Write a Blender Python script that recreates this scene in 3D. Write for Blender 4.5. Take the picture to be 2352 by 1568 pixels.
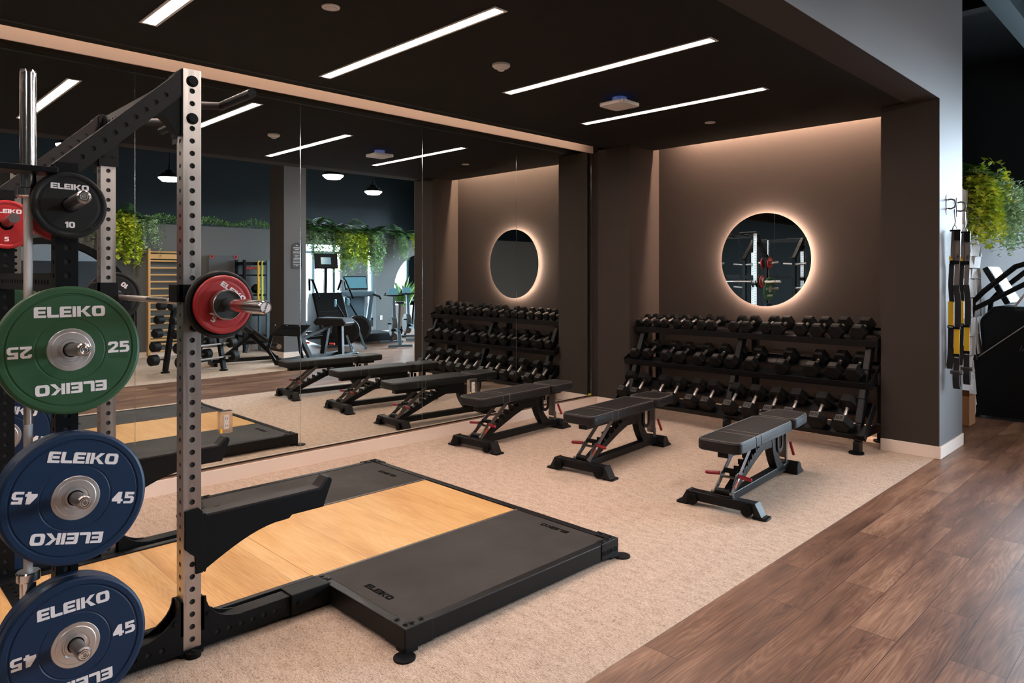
import bpy, math, random
from mathutils import Vector, Matrix
random.seed(7)
PI = math.pi
C = bpy.context.scene.collection
for o in list(bpy.data.objects): bpy.data.objects.remove(o)

# ------------------------------------------------------------------ camera
cam_d = bpy.data.cameras.new('camera'); cam = bpy.data.objects.new('camera', cam_d); C.objects.link(cam)
cam.location = (0, 0, 1.525); cam.rotation_euler = (PI/2, 0, math.radians(45.2))
cam_d.sensor_width = 36; cam_d.lens = 36*1616/2352; cam_d.shift_y = -(784-633)/2352; cam_d.clip_start = .05
bpy.context.scene.camera = cam
# ------------------------------------------------------------------ view and world
vs = bpy.context.scene.view_settings
vs.view_transform = 'Standard'; vs.look = 'None'; vs.gamma = 1; vs.use_curve_mapping = False
vs.exposure = 0.0
W = bpy.data.worlds.new('sky'); bpy.context.scene.world = W; W.use_nodes = True
_N=W.node_tree.nodes; _L=W.node_tree.links            # pale overcast sky above darker ground
_t=_N.new('ShaderNodeTexCoord'); _s=_N.new('ShaderNodeSeparateXYZ'); _r=_N.new('ShaderNodeValToRGB')
_L.new(_t.outputs['Generated'],_s.inputs[0]); _L.new(_s.outputs['Z'],_r.inputs[0]); _L.new(_r.outputs[0],_N['Background'].inputs[0])
_r.color_ramp.elements[0].position=0.0; _r.color_ramp.elements[0].color=(.085,.10,.115,1)
_r.color_ramp.elements[1].position=.03; _r.color_ramp.elements[1].color=(.66,.84,1,1)
_N['Background'].inputs[1].default_value = 60.0
def window_light(loc, rot, sx, sy):            # portals that guide the daylight through the real window openings
    l = bpy.data.lights.new('window_portal', 'AREA'); l.shape = 'RECTANGLE'; l.size = sx; l.size_y = sy
    l.cycles.is_portal = True
    o = bpy.data.objects.new('window_portal', l); C.objects.link(o); o.location = loc; o.rotation_euler = rot
window_light((7.51, 10.25, 1.4), (0, PI/2, 0), 2.4, 5.9)
window_light((7.51, .8, 1.4), (0, PI/2, 0), 2.2, 5.6)
window_light((2.43, 13.6, 1.9), (-PI/2, 0, 0), 8.2, 3.6)
STRIP = 88.0     # linear ceiling lights
COVE = 7.5      # light slots above the walls
HALO = 130.0       # ring behind the round mirror

# ------------------------------------------------------------------ mesh builder
class MB:
    def __init__(s): s.v=[]; s.f=[]; s.m=[]; s.s=[]; s.mi=0; s.M=None
    def add(s, vs, fs, sm=False):
        b=len(s.v)
        for p in vs:
            p=Vector(p)
            if s.M is not None: p = s.M @ p
            s.v.append(p)
        for i,f in enumerate(fs):
            s.f.append([b+k for k in f]); s.m.append(s.mi)
            s.s.append(sm if isinstance(sm,bool) else sm[i])
        return s
    def box(s, x0,x1,y0,y1,z0,z1):
        if x0>x1:x0,x1=x1,x0
        if y0>y1:y0,y1=y1,y0
        if z0>z1:z0,z1=z1,z0
        return s.add([(x0,y0,z0),(x1,y0,z0),(x1,y1,z0),(x0,y1,z0),(x0,y0,z1),(x1,y0,z1),(x1,y1,z1),(x0,y1,z1)],
            [(0,3,2,1),(4,5,6,7),(0,1,5,4),(1,2,6,5),(2,3,7,6),(3,0,4,7)])
    def cbox(s,c,d): return s.box(c[0]-d[0]/2,c[0]+d[0]/2,c[1]-d[1]/2,c[1]+d[1]/2,c[2]-d[2]/2,c[2]+d[2]/2)
    def frame(s,p0,p1,up=(0,0,1)):
        p0=Vector(p0);p1=Vector(p1);d=(p1-p0).normalized();u=Vector(up)
        if abs(d.dot(u))>.98: u=Vector((1,0,0)) if abs(d.x)<.9 else Vector((0,1,0))
        a=d.cross(u).normalized(); b=a.cross(d).normalized()
        return p0,p1,d,a,b
    def beam(s,p0,p1,w,h,up=(0,0,1)):          # rectangular bar from p0 to p1; w sideways, h along up
        p0,p1,d,a,b=s.frame(p0,p1,up)
        vs=[]
        for p in (p0,p1):
            for i,j in ((-1,-1),(1,-1),(1,1),(-1,1)): vs.append(p+a*(i*w/2)+b*(j*h/2))
        return s.add(vs,[(3,2,1,0),(4,5,6,7),(0,1,5,4),(1,2,6,5),(2,3,7,6),(3,0,4,7)])
    def cyl(s,p0,p1,r,r1=None,n=20,caps=True):
        if r1 is None: r1=r
        p0,p1,d,a,b=s.frame(p0,p1)
        A=[p0+a*(r*math.cos(2*PI*i/n))+b*(r*math.sin(2*PI*i/n)) for i in range(n)]
        B=[p1+a*(r1*math.cos(2*PI*i/n))+b*(r1*math.sin(2*PI*i/n)) for i in range(n)]
        s.add(A+B,[(i,(i+1)%n,n+(i+1)%n,n+i) for i in range(n)],True)
        if caps: s.add(A,[tuple(range(n-1,-1,-1))]); s.add(B,[tuple(range(n))])
        return s
    def tube(s,pts,r,n=12,caps=True):
        pts=[Vector(p) for p in pts]; rings=[]; u=None
        for i,p in enumerate(pts):
            d=(pts[min(i+1,len(pts)-1)]-pts[max(i-1,0)]).normalized()
            if u is None:
                u=d.cross(Vector((0,0,1)))
                if u.length<.1: u=d.cross(Vector((1,0,0)))
            u=(u-d*u.dot(d)).normalized(); w=d.cross(u)
            rr=r[i] if isinstance(r,(list,tuple)) else r
            rings.append([p+u*(rr*math.cos(2*PI*k/n))+w*(rr*math.sin(2*PI*k/n)) for k in range(n)])
        vs=[q for R in rings for q in R]; fs=[]
        for i in range(len(pts)-1):
            for k in range(n): fs.append((i*n+k,i*n+(k+1)%n,(i+1)*n+(k+1)%n,(i+1)*n+k))
        s.add(vs,fs,True)
        if caps: s.add(rings[0],[tuple(range(n-1,-1,-1))]); s.add(rings[-1],[tuple(range(n))])
        return s
    def prism(s,poly,ax,d0,d1):                 # poly in the plane across axis ax, thickness d0..d1
        def P(q,d):
            return {0:(d,q[0],q[1]),1:(q[0],d,q[1]),2:(q[0],q[1],d)}[ax]
        n=len(poly)
        ar=sum(poly[i][0]*poly[(i+1)%n][1]-poly[(i+1)%n][0]*poly[i][1] for i in range(n))
        if (ar<0) != (ax==1): poly=poly[::-1]
        if d0>d1: d0,d1=d1,d0
        return s.add([P(q,d0) for q in poly]+[P(q,d1) for q in poly],
            [tuple(range(n-1,-1,-1)),tuple(range(n,2*n))]+[(i,(i+1)%n,n+(i+1)%n,n+i) for i in range(n)])
    def lathe(s,prof,ax=0,n=64,flat=False):      # prof: (distance along axis, radius)
        vs=[];fs=[]
        for d,r in prof:
            for k in range(n):
                c,t=r*math.cos(2*PI*k/n),r*math.sin(2*PI*k/n)
                vs.append({0:(d,c,t),1:(t,d,c),2:(c,t,d)}[ax])
        for i in range(len(prof)-1):
            for k in range(n): fs.append((i*n+k,i*n+(k+1)%n,(i+1)*n+(k+1)%n,(i+1)*n+k))
        b=len(prof)
        # duplicated rings at hard corners keep edges crisp
        if flat: return s.add(vs,fs,False)
        for i in range(b-1):
            ring=vs[i*n:(i+2)*n]
            s.add(ring,[(k,(k+1)%n,n+(k+1)%n,n+k) for k in range(n)],True)
        return s
    def sphere(s,c,r,n=16,m=10,sc=(1,1,1)):
        vs=[];fs=[]
        for i in range(m+1):
            for k in range(n):
                a=PI*i/m;b=2*PI*k/n
                vs.append((c[0]+r*sc[0]*math.sin(a)*math.cos(b),c[1]+r*sc[1]*math.sin(a)*math.sin(b),c[2]+r*sc[2]*math.cos(a)))
        for i in range(m):
            for k in range(n): fs.append((i*n+k,(i+1)*n+k,(i+1)*n+(k+1)%n,i*n+(k+1)%n))
        return s.add(vs,fs,True)
    def build(s,name,mats,parent=None,bevel=0,seg=2,sub=0):
        me=bpy.data.meshes.new(name); me.from_pydata([tuple(p) for p in s.v],[],s.f)
        if not isinstance(mats,(list,tuple)): mats=[mats]
        for m in mats: me.materials.append(m)
        me.polygons.foreach_set('material_index',s.m); me.polygons.foreach_set('use_smooth',s.s)
        me.update()
        o=bpy.data.objects.new(name,me); C.objects.link(o)
        if parent: o.parent=parent
        if bevel:
            b=o.modifiers.new('bevel','BEVEL'); b.width=bevel; b.segments=seg; b.limit_method='ANGLE'; b.angle_limit=math.radians(40)
        if sub:
            b=o.modifiers.new('sub','SUBSURF'); b.levels=sub; b.render_levels=sub
        return o
def rpoly(x0,x1,y0,y1,r,n=5):
    out=[]
    for cx,cy,a0 in ((x1-r,y1-r,0),(x0+r,y1-r,90),(x0+r,y0+r,180),(x1-r,y0+r,270)):
        for i in range(n+1):
            a=math.radians(a0+90*i/n); out.append((cx+r*math.cos(a),cy+r*math.sin(a)))
    return out
def tag(o,label=None,cat=None,group=None,kind=None):
    if label: o['label']=label
    if cat: o['category']=cat
    if group: o['group']=group
    if kind: o['kind']=kind
    return o
def thing(name,label,cat,loc=(0,0,0),rot=(0,0,0),group=None):
    o=bpy.data.objects.new(name,None); C.objects.link(o); o.empty_display_size=.1
    o.location=loc; o.rotation_euler=rot
    return tag(o,label,cat,group)
def struct(name,mb,m,bevel=0):
    return tag(mb.build(name,m,None,bevel),kind='structure')
def dup(root,loc=None,rot=None,label=None,group=None):
    r=root.copy(); C.objects.link(r)
    if loc is not None: r.location=loc
    if rot is not None: r.rotation_euler=rot
    if label: r['label']=label
    if group: r['group']=group
    for ch in list(root.children):
        c=ch.copy(); C.objects.link(c); c.parent=r
        for g in list(ch.children):
            d=g.copy(); C.objects.link(d); d.parent=c
    return r

# ------------------------------------------------------------------ materials
def mat(name,col,rough=.5,metal=0,bump=0,bscale=60,var=0,vscale=4,emit=None,es=0,spec=.5,stretch=(1,1,1)):
    m=bpy.data.materials.new(name); m.use_nodes=True; nt=m.node_tree; N=nt.nodes; L=nt.links
    p=N['Principled BSDF']; p.inputs['Base Color'].default_value=(*col,1)
    p.inputs['Roughness'].default_value=rough; p.inputs['Metallic'].default_value=metal
    p.inputs['Specular IOR Level'].default_value=spec
    if emit: p.inputs['Emission Color'].default_value=(*emit,1); p.inputs['Emission Strength'].default_value=es
    if bump or var:
        t=N.new('ShaderNodeTexCoord'); mp=N.new('ShaderNodeMapping'); mp.inputs['Scale'].default_value=stretch
        L.new(t.outputs['Object'],mp.inputs['Vector'])
    if bump:
        n=N.new('ShaderNodeTexNoise'); n.inputs['Scale'].default_value=bscale; n.inputs['Detail'].default_value=3
        L.new(mp.outputs[0],n.inputs['Vector'])
        b=N.new('ShaderNodeBump'); b.inputs['Strength'].default_value=bump; b.inputs['Distance'].default_value=.002
        L.new(n.outputs['Fac'],b.inputs['Height']); L.new(b.outputs[0],p.inputs['Normal'])
    if var:
        n=N.new('ShaderNodeTexNoise'); n.inputs['Scale'].default_value=vscale; n.inputs['Detail'].default_value=4
        L.new(mp.outputs[0],n.inputs['Vector'])
        r=N.new('ShaderNodeMapRange'); r.inputs['From Min'].default_value=.3; r.inputs['From Max'].default_value=.7
        r.inputs['To Min'].default_value=max(.02,rough-var); r.inputs['To Max'].default_value=min(1,rough+var)
        L.new(n.outputs['Fac'],r.inputs['Value']); L.new(r.outputs[0],p.inputs['Roughness'])
    return m
def node_mat(name):
    m=bpy.data.materials.new(name); m.use_nodes=True; nt=m.node_tree
    return m,nt.nodes,nt.links,nt.nodes['Principled BSDF']
def ramp(N,stops):
    r=N.new('ShaderNodeValToRGB'); e=r.color_ramp.elements
    e[0].position,e[0].color=stops[0][0],(*stops[0][1],1); e[1].position,e[1].color=stops[-1][0],(*stops[-1][1],1)
    for p,c in stops[1:-1]:
        q=e.new(p); q.color=(*c,1)
    return r
M={}
M['paint']=mat('taupe_paint',(.047,.037,.032),.85,bump=.15,bscale=120,spec=.12)
M['paint_grey']=mat('grey_paint',(.12,.118,.118),.75,bump=.15,bscale=120,spec=.2)
M['paint_light']=mat('pale_grey_paint',(.135,.128,.13),.6,bump=.12,bscale=120,spec=.3)  # wall paint made paler: hall light put into the colour
M['paint_navy']=mat('navy_paint',(.005,.011,.015),.7,bump=.1,bscale=80)
M['ceil']=mat('ceiling_paint',(.018,.0155,.013),.9,bump=.1,bscale=150,spec=.08)
M['trim']=mat('trim_paint',(.82,.69,.61),.45)
M['white']=mat('white_wall_paint',(.6,.62,.65),.7)
M['slate']=mat('slate_panel',(.07,.07,.075),.7,bump=.2,bscale=20)
M['ledge']=mat('brown_ledge',(.16,.085,.05),.6)
M['dark']=mat('dark_groove',(.006,.006,.006),.6)
M['mirror']=mat('mirror_silver',(.86,.9,.88),.0,1)
M['edge']=mat('mirror_edge',(.75,.85,.85),.12,1)
M['black']=mat('black_powder_coat',(.004,.0045,.005),.48,bump=.12,bscale=350,spec=.14)
M['frame']=mat('charcoal_frame',(.005,.0055,.0065),.42,bump=.08,bscale=300,spec=.2)
M['char']=mat('charcoal_arm',(.016,.0145,.0145),.5,bump=.1,bscale=300,spec=.2)
M['hole']=mat('hollow_inside',(.004,.004,.004),.8)
M['steel']=mat('brushed_steel',(.45,.42,.405),.34,1,bump=.12,bscale=60,var=.07,vscale=5,stretch=(8,8,.6))
M['chrome']=mat('chrome',(.86,.84,.83),.16,1)
M['chrome2']=mat('satin_chrome',(.60,.57,.56),.32,1)
M['knurl']=mat('knurled_chrome',(.58,.56,.55),.36,1,bump=.8,bscale=900)
M['horn']=mat('horn_steel',(.34,.33,.33),.33,1)
M['hub']=mat('turned_steel',(.60,.57,.56),.40,1,var=.05,vscale=20)
M['rubber']=mat('rubber_pad',(.030,.026,.024),.7,bump=.35,bscale=25,var=.12,vscale=2.2,spec=.35)
M['rubdark']=mat('rubber_recess',(.004,.004,.004),.8,spec=.05)
M['green']=mat('green_rubber',(.019,.070,.027),.5,bump=.05,bscale=80,spec=.35)
M['blue']=mat('blue_rubber',(.0012,.017,.052),.48,bump=.05,bscale=80,spec=.35)
M['red']=mat('red_rubber',(.33,.012,.014),.42,bump=.3,bscale=18)
M['blackp']=mat('black_rubber',(.008,.008,.008),.55,bump=.1,bscale=60,spec=.22)
M['letter']=mat('pale_lettering',(.72,.66,.66),.55)
M['vinyl']=mat('black_vinyl',(.010,.009,.009),.5,bump=.3,bscale=260,spec=.3)
M['piping']=mat('grey_piping',(.12,.10,.095),.45)
M['grey']=mat('grey_metal',(.13,.115,.11),.36,.7)
M['redplastic']=mat('red_grip',(.30,.008,.02),.35)
M['orange']=mat('orange_label',(.55,.10,.03),.5)
M['hexr']=mat('hex_rubber',(.0045,.0045,.0045),.5,bump=.15,bscale=90,spec=.18)
M['hexl']=mat('raised_rubber',(.055,.05,.047),.5)
M['plasticw']=mat('white_plastic',(.62,.58,.55),.4)
M['yellow']=mat('yellow_webbing',(.75,.45,.01),.7,bump=.3,bscale=300)
M['webgrey']=mat('grey_webbing',(.16,.14,.13),.8,bump=.3,bscale=300)
M['webblack']=mat('black_webbing',(.012,.012,.014),.75,bump=.3,bscale=300)
M['pine']=mat('pine_wood',(.58,.33,.13),.5)
M['card']=mat('cardboard',(.25,.11,.045),.8)
M['steelblue']=mat('machine_grey',(.10,.15,.18),.4,.3)
M['glassframe']=mat('window_frame',(.16,.24,.27),.5)
M['screen']=mat('console_screen',(.05,.12,.15),.2,emit=(.25,.6,.75),es=.35)
M['pot']=mat('stone_pot',(.45,.42,.38),.7)
M['duct']=mat('duct_metal',(.35,.38,.42),.35,.8)
M['bandlime']=mat('lime_rubber',(.55,.50,.03),.6)
M['bandred']=mat('red_band',(.6,.03,.02),.6)
M['led']=mat('light_strip',(1,1,1),.5,emit=(1,.80,.70),es=STRIP)
M['cove']=mat('cove_strip',(1,1,1),.5,emit=(1,.66,.46),es=COVE)
M['wash']=mat('wall_wash_strip',(1,1,1),.5,emit=(1,.68,.50),es=620)
M['halo']=mat('halo_strip',(1,1,1),.5,emit=(1,.72,.58),es=HALO)
M['lamp']=mat('lamp_glass',(1,1,1),.5,emit=(1,.88,.78),es=120)
M['apglow']=mat('blue_status_light',(.1,.2,1),.5,emit=(.06,.22,1),es=1.6)
M['exit']=mat('exit_green',(.0,.3,.15),.5,emit=(.05,.9,.4),es=2.5)
def carpet():
    m,N,L,p=node_mat('beige_carpet')
    t=N.new('ShaderNodeTexCoord')
    def noise(sc,stre,det=3):
        mp=N.new('ShaderNodeMapping'); mp.inputs['Scale'].default_value=stre; L.new(t.outputs['Object'],mp.inputs[0])
        n=N.new('ShaderNodeTexNoise'); n.inputs['Scale'].default_value=sc; n.inputs['Detail'].default_value=det; L.new(mp.outputs[0],n.inputs['Vector']); return n
    a=noise(60,(1.0,3.2,1)); b=noise(190,(1,1.6,1)); c=noise(13,(1,2.5,1),4)
    mx=N.new('ShaderNodeMath'); mx.operation='ADD'; L.new(a.outputs['Fac'],mx.inputs[0]); L.new(b.outputs['Fac'],mx.inputs[1])
    m2=N.new('ShaderNodeMath'); m2.operation='MULTIPLY_ADD'; L.new(c.outputs['Fac'],m2.inputs[0]); m2.inputs[1].default_value=.45; L.new(mx.outputs[0],m2.inputs[2])
    m3=N.new('ShaderNodeMath'); m3.operation='MULTIPLY'; L.new(m2.outputs[0],m3.inputs[0]); m3.inputs[1].default_value=.41
    r=ramp(N,[(.38,(.22,.15,.105)),(.46,(.44,.325,.25)),(.54,(.57,.445,.36)),(.62,(.68,.56,.47))]); L.new(m3.outputs[0],r.inputs[0])
    L.new(r.outputs[0],p.inputs['Base Color']); p.inputs['Roughness'].default_value=.95; p.inputs['Specular IOR Level'].default_value=.15
    bp=N.new('ShaderNodeBump'); bp.inputs['Strength'].default_value=.7; bp.inputs['Distance'].default_value=.006
    L.new(m3.outputs[0],bp.inputs['Height']); L.new(bp.outputs[0],p.inputs['Normal']); return m
def plank_wood(name,dark,mid,light,pw,pl,along='y',rough=.35,scale=1.0,gap=.0015,contrast=.5):
    m,N,L,p=node_mat(name)
    t=N.new('ShaderNodeTexCoord'); sp=N.new('ShaderNodeSeparateXYZ'); L.new(t.outputs['Object'],sp.inputs[0])
    cb=N.new('ShaderNodeCombineXYZ')
    if along=='y': L.new(sp.outputs['Y'],cb.inputs['X']); L.new(sp.outputs['X'],cb.inputs['Y'])
    else: L.new(sp.outputs['X'],cb.inputs['X']); L.new(sp.outputs['Y'],cb.inputs['Y'])
    br=N.new('ShaderNodeTexBrick'); br.inputs['Scale'].default_value=1; br.inputs['Brick Width'].default_value=pl; br.inputs['Row Height'].default_value=pw
    br.inputs['Mortar Size'].default_value=gap; br.inputs['Mortar Smooth'].default_value=.2; br.inputs['Bias'].default_value=0; br.offset=.37
    br.inputs['Color1'].default_value=(0,0,0,1); br.inputs['Color2'].default_value=(1,1,1,1); br.inputs['Mortar'].default_value=(.5,.5,.5,1)
    L.new(cb.outputs[0],br.inputs['Vector'])
    off=N.new('ShaderNodeVectorMath'); off.operation='MULTIPLY_ADD'; L.new(br.outputs['Color'],off.inputs[0]); off.inputs[1].default_value=(7,13,5); L.new(cb.outputs[0],off.inputs[2])
    # cathedral figure: rings of a stretched, warped field
    mp=N.new('ShaderNodeMapping'); mp.inputs['Scale'].default_value=(.75*scale,8.5*scale,1); L.new(off.outputs[0],mp.inputs[0])
    n1=N.new('ShaderNodeTexNoise'); n1.inputs['Scale'].default_value=1.0; n1.inputs['Detail'].default_value=1.5; L.new(mp.outputs[0],n1.inputs['Vector'])
    k=N.new('ShaderNodeMath'); k.operation='MULTIPLY'; L.new(n1.outputs['Fac'],k.inputs[0]); k.inputs[1].default_value=26
    fr=N.new('ShaderNodeMath'); fr.operation='PINGPONG'; L.new(k.outputs[0],fr.inputs[0]); fr.inputs[1].default_value=.5
    mp2=N.new('ShaderNodeMapping'); mp2.inputs['Scale'].default_value=(5,110,1); L.new(off.outputs[0],mp2.inputs[0])
    n2=N.new('ShaderNodeTexNoise'); n2.inputs['Scale'].default_value=1.0; n2.inputs['Detail'].default_value=4; L.new(mp2.outputs[0],n2.inputs['Vector'])
    mp3=N.new('ShaderNodeMapping'); mp3.inputs['Scale'].default_value=(.9,5,1); L.new(off.outputs[0],mp3.inputs[0])
    n3=N.new('ShaderNodeTexNoise'); n3.inputs['Scale'].default_value=1.6; n3.inputs['Detail'].default_value=3; L.new(mp3.outputs[0],n3.inputs['Vector'])
    def mad(a,b,cst):
        q=N.new('ShaderNodeMath'); q.operation='MULTIPLY_ADD'; L.new(a,q.inputs[0]); q.inputs[1].default_value=b
        if isinstance(cst,float): q.inputs[2].default_value=cst
        else: L.new(cst,q.inputs[2])
        return q.outputs[0]
    s=mad(fr.outputs[0],.30*contrast*2,-.12); s=mad(n2.outputs['Fac'],.50,s); s=mad(n3.outputs['Fac'],.70,s); 
    s=mad(br.outputs['Color'],.16,s)
    r=ramp(N,[(.36,dark),(.62,mid),(.90,light)]); L.new(s,r.inputs[0])
    mx=N.new('ShaderNodeMix'); mx.data_type='RGBA'; mx.inputs[7].default_value=(dark[0]*.35,dark[1]*.35,dark[2]*.35,1)
    L.new(br.outputs['Fac'],mx.inputs[0]); L.new(r.outputs[0],mx.inputs[6]); L.new(mx.outputs[2],p.inputs['Base Color'])
    rr=N.new('ShaderNodeMapRange'); L.new(n2.outputs['Fac'],rr.inputs[0]); rr.inputs[3].default_value=rough-.07; rr.inputs[4].default_value=rough+.12
    L.new(rr.outputs[0],p.inputs['Roughness'])
    bp=N.new('ShaderNodeBump'); bp.inputs['Strength'].default_value=.25; bp.inputs['Distance'].default_value=.001
    L.new(n2.outputs['Fac'],bp.inputs['Height']); L.new(bp.outputs[0],p.inputs['Normal']); return m
M['carpet']=carpet()
M['floorwood']=plank_wood('walnut_floor_planks',(.055,.025,.015),(.170,.082,.050),(.38,.215,.135),.19,1.22,'y',.36,contrast=.30)
M['oak']=plank_wood('oak_deck',(.50,.25,.085),(.66,.385,.155),(.78,.52,.26),.40,3.0,'x',.30,scale=.9,gap=.0008,contrast=.35)
def glass():
    m=bpy.data.materials.new('window_glass'); m.use_nodes=True; N=m.node_tree.nodes; L=m.node_tree.links
    N.remove(N['Principled BSDF']); o=N['Material Output']
    a=N.new('ShaderNodeBsdfTransparent'); b=N.new('ShaderNodeBsdfGlossy'); b.inputs['Roughness'].default_value=.02
    f=N.new('ShaderNodeFresnel'); f.inputs[0].default_value=1.45; x=N.new('ShaderNodeMixShader')
    L.new(f.outputs[0],x.inputs[0]); L.new(a.outputs[0],x.inputs[1]); L.new(b.outputs[0],x.inputs[2]); L.new(x.outputs[0],o.inputs[0]); return m
M['glass']=glass()
def stone():
    m,N,L,p=node_mat('split_stone')
    t=N.new('ShaderNodeTexCoord'); v=N.new('ShaderNodeTexVoronoi'); v.inputs['Scale'].default_value=5
    mp=N.new('ShaderNodeMapping'); mp.inputs['Scale'].default_value=(1,1.3,2); L.new(t.outputs['Object'],mp.inputs[0]); L.new(mp.outputs[0],v.inputs['Vector'])
    r=ramp(N,[(0,(.36,.33,.32)),(1,(.58,.54,.52))]); L.new(v.outputs['Color'],r.inputs[0]); L.new(r.outputs[0],p.inputs['Base Color'])
    p.inputs['Roughness'].default_value=.85; return m
M['stone']=stone()
def leafmat(name,a,b):
    m,N,L,p=node_mat(name); t=N.new('ShaderNodeTexCoord'); n=N.new('ShaderNodeTexNoise'); n.inputs['Scale'].default_value=9
    L.new(t.outputs['Object'],n.inputs['Vector']); r=ramp(N,[(.35,a),(.65,b)]); L.new(n.outputs['Fac'],r.inputs[0]); L.new(r.outputs[0],p.inputs['Base Color'])
    p.inputs['Roughness'].default_value=.45; return m
M['leafy']=leafmat('yellow_green_leaves',(.28,.42,.03),(.75,.78,.10))
M['leafd']=leafmat('dark_fern_leaves',(.012,.06,.012),(.07,.19,.03))
M['leafm']=leafmat('mid_green_leaves',(.07,.20,.05),(.22,.40,.10))
M['leafp']=leafmat('pale_trailing_leaves',(.22,.38,.18),(.52,.66,.40))

# ------------------------------------------------------------------ lettering
def _glyph(ch):
    if ch=='E': return [[(0,0),(1.2,0),(1.2,.23),(.42,.23),(.42,.77),(1.2,.77),(1.2,1),(0.12,1),(0,.88)],[(.3,.39),(1.12,.39),(1.12,.61),(.3,.61)]],1.2
    if ch=='L': return [[(.1,0),(1.15,0),(1.15,.25),(.4,.25),(.4,1),(0,1),(0,.1)]],1.15
    if ch=='I': return [[(0,0),(.38,0),(.38,1),(0,1)]],.38
    if ch=='K': return [[(0,0),(.38,0),(.38,1),(0,1)],[(.3,.44),(.95,1),(1.42,1),(.70,.42)],[(.42,.58),(.85,.52),(1.5,0),(.98,0)]],1.45
    if ch=='O':
        o=rpoly(0,1.4,0,1,.3,4); i=rpoly(.42,.98,.24,.76,.12,4); out=[]
        n=len(o)
        for k in range(n): out.append([o[k],o[(k+1)%n],i[(k+1)%n],i[k]])
        return out,1.4
    if ch=='5': return [[(.02,0),(.78,0),(.98,.16),(.98,.5),(.8,.66),(.36,.66),(.36,.78),(.92,.78),(.92,1),(.05,1),(.05,.45),(.62,.45),(.66,.4),(.66,.25),(.6,.2),(.02,.2)]],.98
    if ch=='2': return [[(0,0),(.98,0),(.98,.22),(.45,.22),(.95,.55),(.98,.85),(.8,1),(.15,1),(0,.85),(0,.68),(.3,.68),(.34,.79),(.62,.79),(.66,.7),(.6,.6),(0,.2)]],.98
    if ch=='4': return [[(.55,0),(.86,0),(.86,.17),(1.02,.17),(1.02,.38),(.86,.38),(.86,1),(.5,1),(0,.4),(0,.17),(.55,.17)]],1.02
    if ch=='1': return [[(.2,0),(.55,0),(.55,1),(.25,1),(0,.82),(0,.62),(.2,.70)]],.55
    if ch=='0':
        o=rpoly(0,.98,0,1,.3,4); i=rpoly(.33,.65,.22,.78,.1,4); n=len(o)
        return [[o[k],o[(k+1)%n],i[(k+1)%n],i[k]] for k in range(n)],.98
    if ch=='6': return [[(.1,1),(.9,1),(.9,.8),(.35,.8),(.3,.6),(.85,.6),(.98,.48),(.98,.12),(.85,0),(.13,0),(0,.12),(0,.88)],],.98
    if ch=='7': return [[(.2,0),(.55,0),(1,.85),(1,1),(0,1),(0,.78),(.62,.78)]],1.0
    if ch=='8':
        o=rpoly(0,.98,0,1,.25,3); i=rpoly(.33,.65,.16,.84,.08,3); n=len(o)
        return [[o[k],o[(k+1)%n],i[(k+1)%n],i[k]] for k in range(n)]+[[(.3,.42),(.68,.42),(.68,.58),(.3,.58)]],.98
    if ch=='S': return [[(0,0),(1,0),(1,.6),(.3,.6),(.3,.8),(1,.8),(1,1),(0,1),(0,.42),(.7,.42),(.7,.2),(0,.2)]],1.0
    if ch=='P': return [[(0,0),(.3,0),(.3,.35),(1,.35),(1,1),(0,1)]],1.0
    if ch=='R': return [[(0,0),(.3,0),(.3,.35),(.5,.35),(.75,0),(1.05,0),(.8,.38),(1,.5),(1,1),(0,1)]],1.05
    if ch=='T': return [[(.35,0),(.65,0),(.65,.8),(1,.8),(1,1),(0,1),(0,.8),(.35,.8)]],1.0
    if ch=='A': return [[(0,0),(.28,0),(.38,.25),(.72,.25),(.82,0),(1.1,0),(.7,1),(.4,1)]],1.1
    if ch=='N': return [[(0,0),(.28,0),(.28,.6),(.72,0),(1,0),(1,1),(.72,1),(.72,.4),(.28,1),(0,1)]],1.0
    if ch=='G': return [[(0,0),(1,0),(1,.55),(.5,.55),(.5,.38),(.72,.38),(.72,.2),(.28,.2),(.28,.8),(1,.8),(1,1),(0,1)]],1.0
    if ch=='X': return [[(0,0),(.32,0),(1,1),(.68,1)],[(.68,0),(1,0),(.32,1),(0,1)]],1.0
    return [],.4
def text(mb,s,h,origin,U,V,th=.001,wx=.8,italic=0,mirror=False,gap=.1):
    """letters of height h centred on origin in the plane U,V"""
    O=Vector(origin);U=Vector(U).normalized();V=Vector(V).normalized();Nn=U.cross(V)
    gl=[_glyph(c) for c in s]; tot=sum(g[1] for g in gl)+gap*(len(s)-1); x=-tot/2
    for polys,w in gl:
        for P in polys:
            q=[]
            for (a,b) in P:
                uu=(x+a+italic*(b-.5))*h*wx; vv=(b-.5)*h; q.append(O+U*uu+V*vv)
            n=len(q)
            mb.add(q+[p+Nn*th for p in q],[tuple(range(n-1,-1,-1)),tuple(range(n,2*n))]+[(i,(i+1)%n,n+(i+1)%n,n+i) for i in range(n)])
        x+=w+gap

def mark(): return set(o.name for o in bpy.data.objects)
def shift_since(m,dx):
    for o in bpy.data.objects:
        if o.name not in m and o.parent is None: o.location.x+=dx
SX=.36
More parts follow.
